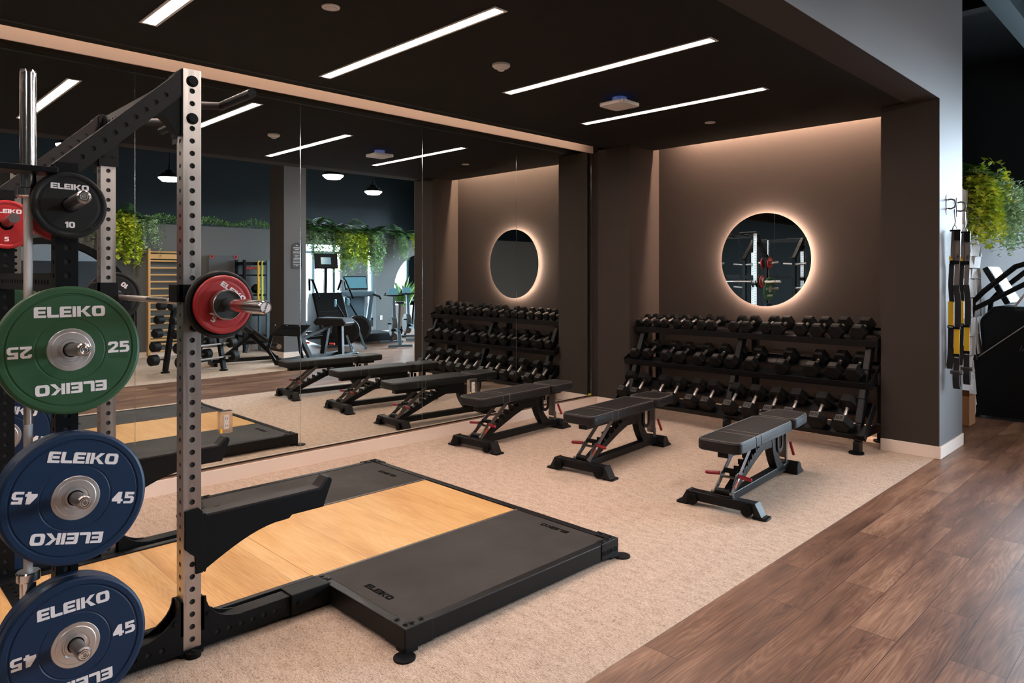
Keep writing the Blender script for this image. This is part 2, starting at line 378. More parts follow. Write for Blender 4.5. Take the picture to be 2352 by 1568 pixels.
# ================================================================== THE ROOM
H1, H2 = 3.0, 4.98
XM = -5.25                     # mirror plane
b=MB(); b.box(-5.22,-1.68,-6,7.15,-.05,0); struct('floor',b,M['carpet'])
b=MB(); b.box(.10,3.60,-6,6.4,-.05,0); struct('floor',b,M['carpet'])
b=MB(); b.box(-1.68,.10,-6,7.40,-.05,-.002); b.box(.10,3.60,6.4,7.4,-.05,-.002); b.box(3.60,7.36,-6,7.4,-.05,-.002); b.box(-6,7.36,7.40,13.5,-.05,-.002)
struct('floor',b,M['floorwood'])
b=MB(); b.box(-5.30,-5.198,-6,6.56,-.05,.101); struct('trim_1',b,M['ledge'])
# mirror wall, with its light slot
b=MB(); b.box(-5.45,XM-.006,-6,7.4,0,3.36); struct('wall_left',b,M['paint'])
b=MB(); b.box(XM-.006,XM+.01,-6,6.56,2.972,3.27); struct('trim_2',b,M['trim'])
b=MB(); b.box(-5.197,-5.182,-6,6.545,0,.103); struct('baseboard_left',b,M['trim'])
# ceiling with the two slots
b=MB(); b.box(-5.048,-1.9,-6,6.56,H1,3.27); b.box(-4.715,-2.10,6.56,7.03,H1,3.27); b.box(-5.4,-5.0,-6,7.4,3.27,3.33); b.box(-5.3,-1.9,6.5,7.5,3.27,3.33)
b.box(-5.3,-4.715,6.56,7.03,H1,3.27); b.box(-2.10,-1.9,6.56,6.66,H1,3.27)
struct('ceiling',b,M['ceil'])
for k,(x0,x1) in enumerate(((-4.949,-4.935),(-4.922,-4.916))):
    b=MB(); b.box(x0,x1,-6,6.50,H1-.002,H1+.002); struct('trim_%d'%(3+k),b,M['dark'])
b=MB(); b.box(-5.063,-5.050,-6,6.4,3.09,3.115); struct('trim_5',b,M['cove'])
b=MB(); b.box(-4.38,-2.12,7.04,7.075,3.25,3.26); struct('trim_6',b,M['wash'])
# dumbbell alcove
b=MB(); b.box(-5.5,-1.9,7.15,7.36,0,3.33); struct('wall_back',b,M['paint'])
b=MB(); b.box(-5.17,-4.715,6.56,7.16,0,3.27); b.box(-5.4,-5.17,6.60,7.16,0,3.27); struct('wall_alcove_left',b,M['paint'])
b=MB(); b.box(-2.10,-1.65,6.65,7.37,0,H2); b.box(-1.9,-1.65,-6,6.65,H1,H2); struct('wall_column_right',b,M['paint'])
b=MB(); b.box(-1.652,-1.646,-6,6.648,H1,H2); b.box(-1.652,-1.646,6.648,7.372,.10,H2); struct('wall_header',b,M['paint_light'])  # thin paler layer, brightness of the hall-lit side painted in
b=MB(); b.box(-6,-1.9,7.37,7.55,0,H2); struct('wall_behind_column',b,M['paint_navy'])
def skirting(name,rects,m='trim',h=.103):
    b=MB()
    for r in rects: b.box(*r,0,h)
    return struct(name,b,M[m],.002)
skirting('baseboard_column',[(-2.10,-1.635,6.635,6.65),(-1.65,-1.635,6.65,7.385),(-2.10,-1.635,7.37,7.385)])
skirting('baseboard_back',[(-4.70,-2.10,7.135,7.15)])
skirting('baseboard_alcove',[(-5.18,-4.70,6.545,6.56),(-4.715,-4.70,6.56,7.15)])
# the hall on the other side of the camera and beyond
b=MB(); b.box(-6.1,7.7,-6.1,13.7,H2,H2+.1); struct('ceiling',b,M['paint_navy'])
b=MB(); b.box(-6.1,7.7,-6.1,-6,0,H2); struct('wall_near',b,M['paint_navy'])
b=MB(); b.box(-6.1,-6,7.4,13.7,0,H2); struct('wall_far_left',b,M['paint_navy'])
def wall_with_holes(name,ax,d0,d1,u0,u1,z1,holes,m):
    """wall across axis ax (0: plane x, 1: plane y); holes are (u0,u1,z0,z1)"""
    b=MB(); hs=sorted(holes); u=u0
    def bb(a,c,z0,zz):
        if c-a>1e-4 and zz-z0>1e-4:
            b.box(d0,d1,a,c,z0,zz) if ax==0 else b.box(a,c,d0,d1,z0,zz)
    for a,c,z0,zz in hs:
        bb(u,a,0,z1); bb(a,c,0,z0); bb(a,c,zz,z1); u=c
    bb(u,u1,0,z1)
    return struct(name,b,m)
wall_with_holes('wall_window',0,7.36,7.51,-6,13.6,H2,[(-2.0,3.6,.3,2.5),(7.3,13.2,.20,2.6)],M['paint_navy'])
wall_with_holes('wall_far',1,13.5,13.65,-6,7.5,H2,[(-1.75,6.6,.10,3.7)],M['paint_navy'])
def window(n,ax,d,u0,u1,z0,z1,nu,zs,w=.07):
    b=MB()
    def bb(a,c,e,f):
        b.box(d-.05,d+.05,a,c,e,f) if ax==0 else b.box(a,c,d-.05,d+.05,e,f)
    for i in range(nu+1):
        u=u0+(u1-u0-w)*i/nu; bb(u,u+w,z0,z1)
    for z in [z0,z1-w]+zs: bb(u0,u1,z,z+w)
    f=struct('window_%d'%n,b,M['glassframe'])
    g=MB()
    g.box(d-.003,d+.003,u0+.01,u1-.01,z0+.01,z1-.01) if ax==0 else g.box(u0+.01,u1-.01,d-.003,d+.003,z0+.01,z1-.01)
    g.build('pane',M['glass'],f)
window(1,0,7.43,7.3,13.2,.20,2.6,9,[2.15])
window(2,0,7.43,-2.0,3.6,.3,2.5,5,[2.0])
window(3,1,13.57,-1.75,6.6,.10,3.7,9,[2.4])
# partition opposite the mirrors, with its arch
_m=mark()
def arch_wall(name,x0,x1,ya,yb,z1,yc,R,zs,m,extra=None):
    pts=[(ya,0)]
    if extra: e0,e1,ez=extra; pts+=[(e0,0),(e0,ez),(e1,ez),(e1,0)]
    pts+=[(yc-R,0),(yc-R,zs)]
    for i in range(1,24): a=PI-PI*i/24; pts.append((yc+R*math.cos(a),zs+R*math.sin(a)))
    pts+=[(yc+R,zs),(yc+R,0),(yb,0),(yb,z1),(ya,z1)]
    b=MB(); b.prism(pts,0,x0,x1); return struct(name,b,m)
arch_wall('wall_partition',3.24,3.40,-6,7.0,2.5,2.85,1.38,.80,M['paint_grey'])
b=MB()                                                    # black reveal of the arch
ar=[(2.85+1.38*math.cos(PI*i/32),.80+1.38*math.sin(PI*i/32)) for i in range(33)]
ai=[(2.85+1.27*math.cos(PI*i/32),.80+1.27*math.sin(PI*i/32)) for i in range(33)]
b.prism([(4.23,0)]+ar+[(1.47,0),(1.58,0)]+ai[::-1]+[(4.12,0)],0,3.22,3.42); struct('trim_7',b,M['black'])
arch_wall('wall_cardio',4.5,4.64,7.5,13.5,2.5,11.85,.98,1.15,M['paint_grey'],(7.9,10.31,2.28))
b=MB(); b.box(1.37,1.94,6.19,6.63,0,H2); struct('wall_pillar',b,M['paint'])
b=MB(); b.box(1.364,1.371,6.188,6.632,.10,H2); struct('wall_pillar_face',b,M['paint_light'])  # same paler layer: light on this pillar side is in its colour
skirting('baseboard_pillar',[(1.355,1.955,6.175,6.645)])
skirting('baseboard_partition',[(3.225,3.24,4.23,7.0),(3.225,3.24,-6,1.47)])
skirting('baseboard_cardio',[(4.485,4.5,10.31,10.87),(4.485,4.5,12.83,13.5)])
b=MB(); b.box(5.5,5.6,-.2,5.6,0,2.35); struct('wall_inner_room',b,M['white'])
b=MB(); b.box(5.47,5.5,-.2,5.6,0,1.82); struct('trim_8',b,M['slate'])
b=MB(); b.box(6.88,6.98,10.74,11.62,0,3.0); struct('trim_9',b,M['slate'])
shift_since(_m,SX)
# partition with the stone face at the far right
b=MB(); b.box(-2.08,-1.93,8.15,13.5,0,2.5); struct('wall_planter',b,M['paint'])
b=MB(); random.seed(3)
z=0
while z<2.42:
    h=random.uniform(.10,.24); y=8.2
    while y<9.12:
        w=random.uniform(.14,.34); y2=min(y+w,9.14); d=[random.uniform(.04,.085) for _ in range(4)]; j=[random.uniform(-.012,.012) for _ in range(4)]
        b.add([(-1.93,y,z),(-1.93,y2,z),(-1.93,y2,z+h),(-1.93,y,z+h),(-1.93+d[0],y+.004,z+.004+j[0]*.3),(-1.93+d[1],y2-.004,z+.004+j[1]*.3),(-1.93+d[2],y2-.004,z+h-.004+j[2]),(-1.93+d[3],y+.004,z+h-.004+j[3])],
              [(0,3,2,1),(4,5,6,7),(0,1,5,4),(1,2,6,5),(2,3,7,6),(3,0,4,7)])
        y=y2
    z+=h
struct('wall_stone',b,M['stone'])

# ------------------------------------------------------------------ mirrors
seams=[-.900,.334,1.567,2.800,4.034,5.279,6.535]
where=['hidden behind the camera side of the power rack','behind the weight plates at the left edge','reflecting the power rack beside its silver uprights','left of the middle, above the outlet beside the platform','second from the alcove, reflecting the pendant lamps and bikes','last before the alcove, reflecting the round mirror']
for i in range(6):
    t=thing('mirror_panel','tall frameless wall mirror panel, '+where[i],'mirror',(XM,0,0),(0,0,0),'floor to ceiling mirror panels')
    b=MB(); b.box(-.005,0,seams[i]+.002,seams[i+1]-.002,.112,2.969); b.build('mirror_glass',M['mirror'],t)
    e=MB(); e.box(-.004,.0012,seams[i+1]-.004,seams[i+1]+.001,.112,2.969); e.build('polished_edge',M['edge'],t)
rm=thing('round_mirror','round backlit wall mirror glowing above the dumbbell rack','mirror',(-3.381,7.15,1.694))
rm.scale=(.965,1,.965)
b=MB(); b.lathe([(-.046,.0),(-.046,.505),(-.052,.508),(-.052,.0)][::-1],1,96); b.build('mirror_glass',M['mirror'],rm)
b=MB(); b.lathe([(-.045,.478),(-.020,.478)],1,96); b.build('light_ring',M['halo'],rm)
b=MB(); b.lathe([(-.045,0),(-.045,.46),(-.001,.46),(-.001,0)],1,64); b.build('backing',M['plasticw'],rm)

# ------------------------------------------------------------------ ceiling fittings
def linear_light(x0,x1,y,label):
    t=thing('linear_light',label,'ceiling light',((x0+x1)/2,y,H1),(0,0,0),'recessed linear ceiling lights')
    hx=(x1-x0)/2
    b=MB(); 
    for s in (-1,1): b.box(-hx,hx,s*.034,s*.050,-.004,.002); b.box(s*(hx-.018),s*hx,-.034,.034,-.004,.002)
    b.build('frame',M['plasticw'],t)
    b=MB(); b.box(-hx+.018,hx-.018,-.034,.034,-.002,.001); b.build('diffuser',M['led'],t)
linear_light(-4.43,-2.572,1.392,'linear ceiling light cut off by the top left edge of the photo')
linear_light(-4.696,-2.800,2.698,'linear ceiling light between the flat ceiling disc and the smoke detector')
linear_light(-4.073,-2.218,3.981,'linear ceiling light in the middle of the ceiling, beside the smoke detector')
linear_light(-4.369,-2.515,5.316,'linear ceiling light nearest the dumbbell alcove, beyond the wireless access point')
linear_light(-4.4,-2.55,.09,'linear ceiling light above the power rack, outside the top of the photo')  # out of view, added to light the near side
linear_light(-4.4,-2.55,-1.3,'linear ceiling light farthest behind the power rack')  # also unseen, added for its light behind the rack
for x,y,l in ((-3.442,2.016,'flat white ceiling disc above the mirrors, nearest the viewer'),(-3.461,6.123,'flat white ceiling disc close to the dumbbell alcove')):
    t=thing('ceiling_disc',l,'ceiling cover',(x,y,H1),(0,0,0),'flat ceiling discs')
    b=MB(); b.lathe([(0,.05),(-.006,.048),(-.010,.03),(-.011,0)],2,32); b.build('cover_plate',M['plasticw'],t)
    b=MB(); b.lathe([(-.0095,.034),(-.0105,.033),(-.0095,.032)],2,32); b.build('rim_line',M['grey'],t)
t=thing('smoke_detector','domed white smoke detector between two ceiling lights','smoke detector',(-3.540,3.409,H1))
b=MB(); b.lathe([(0,.062),(-.014,.062),(-.026,.050),(-.034,.030)],2,40); b.build('body',M['plasticw'],t)
b=MB(); b.lathe([(-.030,.030),(-.044,.022),(-.046,0)],2,32); b.build('sensor_dome',M['plasticw'],t)
t=thing('wifi_access_point','square white ceiling access point glowing blue above','access point',(-3.51,4.74,H1),(0,0,math.radians(0)))
b=MB(); b.prism(rpoly(-.125,.125,-.125,.125,.035),2,-.075,-.045); b.build('housing',M['plasticw'],t,.006)
b=MB(); b.cyl((0,0,-.045),(0,0,0),.06); b.build('mount',M['plasticw'],t)
b=MB(); b.prism(rpoly(-.09,.09,-.09,.09,.03),2,-.0449,-.043); b.build('status_light',M['apglow'],t)
# outlets fixed on the mirrors
for y,z,l in ((2.187,.434,'chrome power outlet on the mirror behind the lifting platform, yellow sticker'),(4.65,.418,'chrome power outlet on the mirror behind the nearest-to-mirror bench')):
    t=thing('power_outlet',l,'outlet',(XM,y,z),(0,0,0),'outlets on the mirrors')
    b=MB(); b.box(0,.022,-.048,.048,-.082,.082); b.build('cover_plate',M['chrome'],t,.003)
    b=MB(); b.box(.022,.028,-.020,.018,-.052,.052); b.build('socket',M['plasticw'],t,.003)
    b=MB()
    for zz in (-.026,.026):
        for yy in (-.008,.005): b.box(.028,.0286,yy,yy+.003,zz-.007,zz+.007)
    b.build('slot',M['dark'],t)
    b=MB(); b.box(.022,.0228,-.046,-.030,-.079,-.045); b.build('sticker',M['yellow'],t)
b=MB(); b.box(XM+.001,XM+.006,6.48,6.53,.112,.135); tag(b.build('tape_tab',M['bandlime']),'lime green tape tab at the lower corner of the last mirror','tape')

# ================================================================== POWER RACK
def holed_tube(b,p0,p1,w,h,up,pitch=.05,r=.0110,rside=.0095,start=.02,sides=(1,1,1,1),n=12):
    """square tube with rows of round holes; material 0 = skin, 1 = dark inside.  sides: +a,-a,+b,-b"""
    P0,P1,d,a,bb=b.frame(p0,p1,up); Ln=(P1-P0).length; mi=b.mi
    for (N,T,hw,hd,rr,on) in ((a,bb,h/2,w/2,r,sides[0]),(-a,-bb,h/2,w/2,r,sides[1]),(bb,-a,w/2,h/2,rside,sides[2]),(-bb,a,w/2,h/2,rside,sides[3])):
        def P(s,t,dep=0): return P0+d*s+T*t+N*(hd-dep)
        b.mi=0
        if not on:
            b.add([P(0,-hw),P(0,hw),P(Ln,hw),P(Ln,-hw)],[(3,2,1,0)]); continue
        k=int((Ln-2*start)/pitch)
        st=(Ln-k*pitch)/2 if start<0 else start
        cells=[]; s=st
        if s>1e-4: b.add([P(0,-hw),P(0,hw),P(s,hw),P(s,-hw)],[(3,2,1,0)])
        for i in range(k):
            c=s+pitch/2; ring=[];outer=[];ins=[]
            for q in range(n):
                an=2*PI*(q+.5)/n; x,y=math.cos(an),math.sin(an)
                ring.append(P(c+rr*x,rr*y)); ins.append(P(c+rr*x,rr*y,.004))
                m=min((pitch/2)/abs(x),hw/abs(y)); outer.append(P(c+m*x,m*y))
            # corners
            vs=outer+ring; fs=[(q,(q+1)%n,n+(q+1)%n,n+q)[::-1] for q in range(n)]
            b.add(vs,fs)
            for q in range(n):
                A=2*PI*(q+.5)/n; B=2*PI*(q+1.5)/n
                xa,ya,xb,yb=math.cos(A),math.sin(A),math.cos(B),math.sin(B)
                sa=(pitch/2)/abs(xa)<hw/abs(ya); sb=(pitch/2)/abs(xb)<hw/abs(yb)
                if sa!=sb:
                    cx=(xa if sa else xb); cy=(yb if sa else ya)
                    cn=P(c+math.copysign(pitch/2,cx),math.copysign(hw,cy))
                    b.add([outer[q],cn,outer[(q+1)%n]],[(2,1,0)])
            b.add(ring+ins,[(q,(q+1)%n,n+(q+1)%n,n+q) for q in range(n)],True)
            s+=pitch
        if Ln-s>1e-4: b.add([P(s,-hw),P(s,hw),P(Ln,hw),P(Ln,-hw)],[(3,2,1,0)])
    b.mi=1
    b.beam(P0+d*.002,P1-d*.002,w-.008,h-.008,up)
    b.mi=0
    for p in (P0,P1):
        b.add([p+a*(w/2)+bb*(h/2),p-a*(w/2)+bb*(h/2),p-a*(w/2)-bb*(h/2),p+a*(w/2)-bb*(h/2)],[(0,1,2,3)])
    b.mi=mi
XN,XF,YU,YP,TW=-2.945,-4.078,1.08,.645,.070
def bolt(b,c,axis,s=.017,h=.012):
    c=Vector(c); b.cyl(c,c+Vector(axis)*.003,s*1.35,n=20); b.cyl(c,c+Vector(axis)*h,s,n=6)
def rack_side(t,x,so):           # so = +1: outside is +x, -1: outside is -x
    b=MB(); holed_tube(b,(x,YU,.03),(x,YU,2.352),TW,TW,(0,1,0),start=.011); b.build('upright',[M['steel'],M['hole']],t,.0015)
    b=MB(); holed_tube(b,(x,YP,.03),(x,YP,1.93),TW,TW,(0,1,0),start=.02); b.build('rear_post',[M['black'],M['hole']],t,.0015)
    b=MB(); holed_tube(b,(x,.617,1.884),(x,1.0457,2.297),.074,TW-.005,(1,0,0),start=.03)
    b.prism([(YU-TW/2,2.352),(YU-TW/2,2.24),(YU-.09,2.24),(YU-.066,2.325)],0,x-TW/2+.002,x+TW/2-.002)
    b.build('top_arm',[M['char'],M['hole']],t,.0015)
    # curved gusset under the arm
    g=[(YU-TW/2,2.27),(YU-TW/2,2.095),(YU-TW/2-.018,2.085)]
    for i in range(9):
        a=math.radians(0+75*i/8); g.append((YU-TW/2-.135+.115*math.cos(a),2.05+.115*math.sin(a)))
    g+=[(YU-.19,2.13)]
    b=MB(); b.prism(g,0,x-.028,x+.028); b.box(x-TW/2,x+TW/2,YU-TW/2-.006,YU-TW/2,2.09,2.35); b.build('arm_gusset',M['black'],t,.001)
    b=MB()
    for z in (2.305,2.155): bolt(b,(x+so*TW/2,YU,z),(so,0,0))
    for z in (2.305,2.155): bolt(b,(x-so*TW/2,YU,z),(-so,0,0))
    b.build('bolt',M['black'],t)
    # base beam along the floor
    b=MB(); holed_tube(b,(x,-.0,.062),(x,YU-TW/2,.062),.075,.085,(0,0,1),start=.04,sides=(1,1,0,0)); holed_tube(b,(x,YU+TW/2,.062),(x,1.70,.062),.075,.085,(0,0,1),start=.04,sides=(1,1,0,0))
    b.build('base_beam',[M['black'],M['hole']],t,.003)
    b=MB(); b.box(x-.052,x+.052,1.50,1.69,.02,.112); 
    for y in (1.54,1.63): bolt(b,(x+so*.052,y,.066),(so,0,0),.010,.006)
    b.build('beam_sleeve',M['black'],t,.004)
    for s in (-1,1):                              # curved corner plates at the foot
        p=[(YU+s*TW/2,.225),(YU+s*(TW/2+.018),.225)]
        for i in range(9):
            a=math.radians(180+82*i/8); cx,cz,r=YU+s*(TW/2+.018+.16),.225,.16
            p.append((cx+s*r*math.cos(a)*1.0,cz+r*.75*math.sin(a)))
        p+=[(YU+s*(TW/2+.20),.09),(YU+s*TW/2,.09)]
        b=MB(); b.prism(p,0,x-.040,x-.030); b.prism(p,0,x+.030,x+.040); b.box(x-.04,x+.04,YU+s*TW/2,YU+s*(TW/2+.012),.09,.225)
        bolt(b,(x+so*.04,YU+s*(TW/2+.03),.15),(so,0,0),.009,.005)
        b.build('foot_gusset',M['black'],t,.001)
    b=MB(); b.prism(rpoly(x-.038,x+.062*so+x*0 if False else x+.038,YU-.05,YU+.05,.02),2,0,.028); b.cyl((x+so*.04,YU,.0),(x+so*.04,YU,.022),.032); b.cyl((x+so*.048,YU,.0),(x+so*.048,YU,.026),.009)
    b.build('floor_foot',M['black'],t,.002)
    # J hook that carries the bar
    b=MB(); z=1.36
    b.box(x-.041,x+.041,YU-.05,YU-TW/2,z+.055,z+.125) if 0 else None
    p=[(YU-.055,z+.13),(YU+.045,z+.13),(YU+.045,z+.03),(YU+.085,z+.018),(YU+.10,z+.075),(YU+.115,z+.075),(YU+.105,z-.01),(YU+.05,z-.06),(YU-.0,z-.06),(YU-.01,z+.055),(YU-.055,z+.06)]
    b.prism(p,0,x+.037,x+.046); b.prism(p,0,x-.046,x-.037); b.box(x-.046,x+.046,YU-.063,YU-.038,z+.06,z+.13); b.box(x-.037,x+.037,YU+.037,YU+.10,z-.02,z+.018)
    b.build('bar_hook',M['black'],t,.002)
    # spotter arm
    y0=YU+TW/2; z=.50
    b=MB()
    b.prism([(YU-.030,z+.085),(YU+.022,z+.09),(y0+.004,z+.072),(y0+.004,z-.175),(YU+.012,z-.175),(YU+.010,z-.105),(YU-.030,z-.068)],0,x+.036,x+.043)
    b.prism([(YU-.030,z+.085),(YU+.022,z+.09),(y0+.004,z+.072),(y0+.004,z-.175),(YU+.012,z-.175),(YU+.010,z-.105),(YU-.030,z-.068)],0,x-.043,x-.036)
    b.box(x-.036,x+.036,y0+.001,y0+.018,z-.175,z+.06)
    b.build('mount_bracket',M['black'],t,.001)
    b=MB()
    top=z+.045; 
    p=[(y0+.018,top),(y0+.54,top)]+[(y0+.58,top+.045),(y0+.595,top+.043),(y0+.60,top+.028)]+[(y0+.555,top-.085),(y0+.40,top-.085),(y0+.385,top-.098),(y0+.36,top-.098)]
    for i in range(10):
        q=i/9; p.append((y0+.36-.335*q, top-.098-.115*(1-math.cos(q*PI/2))**1.0))
    p.append((y0+.018,top-.23))
    b.prism(p,0,x-.030,x+.030)
    for i in range(9): b.cyl((x+so*.0295,y0+.06+.055*i,top-.04),(x+so*.0303,y0+.06+.055*i,top-.04),.010)
    b.build('spotter_arm',M['black'],t,.003)
    b=MB(); b.prism([(y0+.02,top),(y0+.02,top+.010),(y0+.53,top+.010),(y0+.57,top+.05),(y0+.588,top+.048),(y0+.54,top)],0,x-.034,x+.034); b.build('arm_liner',M['char'],t,.002)
    # storage horns
    zs=[1.772,1.260,.747,.238]
    for z in zs:
        b=MB(); b.M=Matrix.Translation((x+so*.035,YP,z)) @ Matrix.Rotation(-so*math.radians(4.5),4,'Y')
        b.cyl((0,0,0),(so*.006,0,0),.036); b.cyl((0,0,0),(so*.222,0,0),.0225,n=28); b.cyl((so*.222,0,0),(so*.228,0,0),.0225,.0175,n=28)
        b.cyl((so*.228,0,0),(so*.2285,0,0),.012)
        b.build('weight_horn',M['horn'],t)
        e=MB(); e.M=b.M; e.lathe([(so*.2283,.0175),(so*.2292,.014),(so*.2283,.011),(so*.2292,.008),(so*.228,.004),(so*.228,0)],0,24); e.build('horn_cap',M['chrome'],t)
    b=MB(); z=1.772; b.M=Matrix.Translation((x-so*.035,YP,z)) @ Matrix.Rotation(so*math.radians(4),4,'Y')
    b.cyl((0,0,0),(-so*.20,0,0),.0225,n=24); b.build('weight_horn',M['horn'],t)
    return t
rack=thing('power_rack','half rack with brushed steel front uprights and black rear posts by the mirrors','rack',(0,0,0),(0,0,0),'half racks')
rack_side(rack,XN,1); rack_side(rack,XF,-1)
b=MB(); holed_tube(b,(XF+TW/2,YU-.0,2.30),(XN-TW/2,YU-.0,2.30),.05,.074,(0,0,1),start=.04); b.build('cross_beam',[M['black'],M['hole']],rack,.002)
b=MB(); holed_tube(b,(XF+TW/2,YP,.062),(XN-TW/2,YP,.062),.07,.07,(0,0,1),start=.04); b.build('rear_cross_beam',[M['black'],M['hole']],rack,.002)
b=MB(); holed_tube(b,(XF+TW/2,YP,1.50),(XN-TW/2,YP,1.50),.05,.07,(0,0,1),start=.04); b.build('rear_cross_beam',[M['black'],M['hole']],rack,.002)
for x,x2 in ((-3.42,-3.09),(-3.93,-4.26)):                # L shaped pull-up handles
    b=MB(); b.tube([(x,YU+.02,2.31),(x,YU+.16,2.325),(x,YU+.33,2.350)],.018,16); b.build('handle_arm',M['char'],rack)
    b=MB(); b.cyl((x-(x2-x)*.06,YU+.33,2.350),(x2,YU+.33,2.352),.0205,n=24); b.build('grip_handle',M['black'],rack)
b=MB(); b.tube([(-3.62,YU+.02,2.31),(-3.66,YU+.20,2.33),(-3.72,YU+.28,2.335)],.016,14); b.build('grip_handle',M['black'],rack)
for x,so in ((XN,1),(XF,-1)):
    b=MB(); b.box(x-so*(TW/2),x-so*(TW/2+.010),YU-.045,YU+.045,2.09,2.35)
    for yy in (-.022,.022): bolt(b,(x-so*(TW/2+.010),YU+yy,2.13+abs(yy)*.5),(-so,0,0),.008,.006)
    b.build('mount_plate',M['black'],rack,.001)
for x in (XN,XF):
    b=MB(); b.box(x-.055,x+.075 if x==XN else x+.055,YP-.215,YP-.035,1.885,1.905)
    b.box(x-.035,x+.035,YP-.05,YP-.035,1.85,1.92); b.build('bar_holder',M['black'],rack,.003)
for x in (XN-.004,XF):
    b=MB(); b.lathe([(0,.045),(.02,.045),(.02,.032),(.10,.032),(.10,.028),(.021,.028)],2,24)
    o=b.build('bar_cup',M['black'],rack); o.location=(x,YP-.110,.03)

# ------------------------------------------------------------------ lifting platform
PX0,PX1,PY0,PY1,PZ=-4.63,-2.31,1.69,3.10,.095
pl=thing('lifting_platform','low lifting platform with an oak deck between two black rubber pads','lifting platform',(0,0,0))
WX0,WX1=-3.93,-3.035
b=MB(); b.box(WX0,WX1,PY0-.001,PY1-.055,.03,PZ-.001); b.build('oak_deck',M['oak'],pl)
b=MB(); b.box(XF+.115,XN-.105,.30,PY0-.0015,.03,PZ-.003); b.build('oak_deck',M['oak'],pl)
for i,(x0,x1) in enumerate(((WX1+.012,PX1-.045),(PX0+.045,WX0-.012))):
    b=MB(); b.box(x0,x1,PY0+.045,PY1-.050,.02,PZ+.002); b.build('rubber_pad',M['rubber'],pl,.004)
    for xc,yy,fl in (((-2.68,1.815,1),(-2.655,2.975,-1)) if i==0 else ((-4.29,1.775,1),(-4.24,2.94,-1))):
        b=MB(); text(b,'ELEIKO',.034,(xc,yy,PZ+.0021),(fl,0,0),(0,fl,0),.0012,.80)
        b.build('embossed_logo',M['rubdark'],pl)
for xs in ((WX1-.002,WX1+.014),(WX0-.014,WX0+.002)):
    b=MB(); b.box(xs[0],xs[1],PY0+.0,PY1-.05,.02,PZ+.004); b.build('edge_strip',M['grey'],pl,.001)
    
FR=.045
b=MB()
b.box(PX0,PX1,PY1-.045,PY1,.012,PZ+.004)
b.build('frame_rail',M['frame'],pl,.004)
for x in ((PX1-FR,PX1),(PX0,PX0+FR)):
    b=MB(); b.box(x[0],x[1],PY0,PY1-.046,.012,PZ+.004); b.build('frame_rail',M['frame'],pl,.004)
for x in ((WX1+.02,PX1-FR-.001),(PX0+FR+.001,WX0-.02)):
    b=MB(); b.box(x[0],x[1],PY0,PY0+FR,.012,PZ+.004); b.build('frame_rail',M['frame'],pl,.004)
for x0,x1 in ((XN-.105,XN-.075),(XF+.075,XF+.115)):
    b=MB(); b.box(x0,x1,.30,PY0-.002,.02,PZ+.006); b.build('deck_edge',M['frame'],pl,.003)
b=MB(); b.box(XN-.074,XN-.040,.32,PY0-.1,.02,.05); b.box(XF+.040,XF+.074,.32,PY0-.1,.02,.05); b.build('deck_ledge',M['frame'],pl,.003)
def corner(cx,cy,sx,sy,L=.115,foot=True):
    b=MB(); b.box(cx,cx-sx*L,cy,cy-sy*.047,PZ+.004,PZ+.008); b.box(cx,cx-sx*.047,cy-sy*.047,cy-sy*L,PZ+.004,PZ+.008)
    b.box(cx,cx+sx*.004,cy+sy*.004,cy-sy*L*1.2,.012,PZ+.008); b.box(cx,cx-sx*L*1.2,cy,cy+sy*.004,.012,PZ+.008)
    o=b.build('corner_plate',M['frame'],pl,.002)
    for q in ((.03,.024),(.09,.024),(.024,.05),(.024,.10)):
        p=(cx-sx*q[0],cy-sy*q[1],PZ+.008); b=MB(); b.cyl(p,(p[0],p[1],p[2]+.003),.014,.012,n=20); b.cyl((p[0],p[1],p[2]+.003),(p[0],p[1],p[2]+.006),.008,n=6)
        b.build('bolt',M['black'],o)
    if foot:
        b=MB(); b.cyl((cx+sx*.018,cy+sy*.018,0),(cx+sx*.018,cy+sy*.018,.007),.045,n=28); b.box(cx-sx*.06,cx+sx*.004,cy-sy*.06,cy+sy*.004,0,.012); b.build('floor_foot',M['frame'],pl,.001)
for c in ((PX1,PY0,1,-1),(PX1,PY1,1,1),(PX0,PY1,-1,1),(PX0,PY0,-1,-1)): corner(*c)
b=MB(); b.box(WX1+.016,WX1+.085,PY0-.004,PY0+.04,PZ+.004,PZ+.008)
o=b.build('corner_plate',M['frame'],pl,.001)
for x in (WX1+.035,WX1+.068):
    b=MB(); b.cyl((x,PY0+.018,PZ+.008),(x,PY0+.018,PZ+.012),.012,n=20); b.build('bolt',M['black'],o)
b=MB(); text(b,'ELEIKO',.022,(PX1+.0042,PY1-.075,.05),(0,1,0),(0,0,1),.0006,.8); b.build('embossed_logo',M['rubdark'],pl)

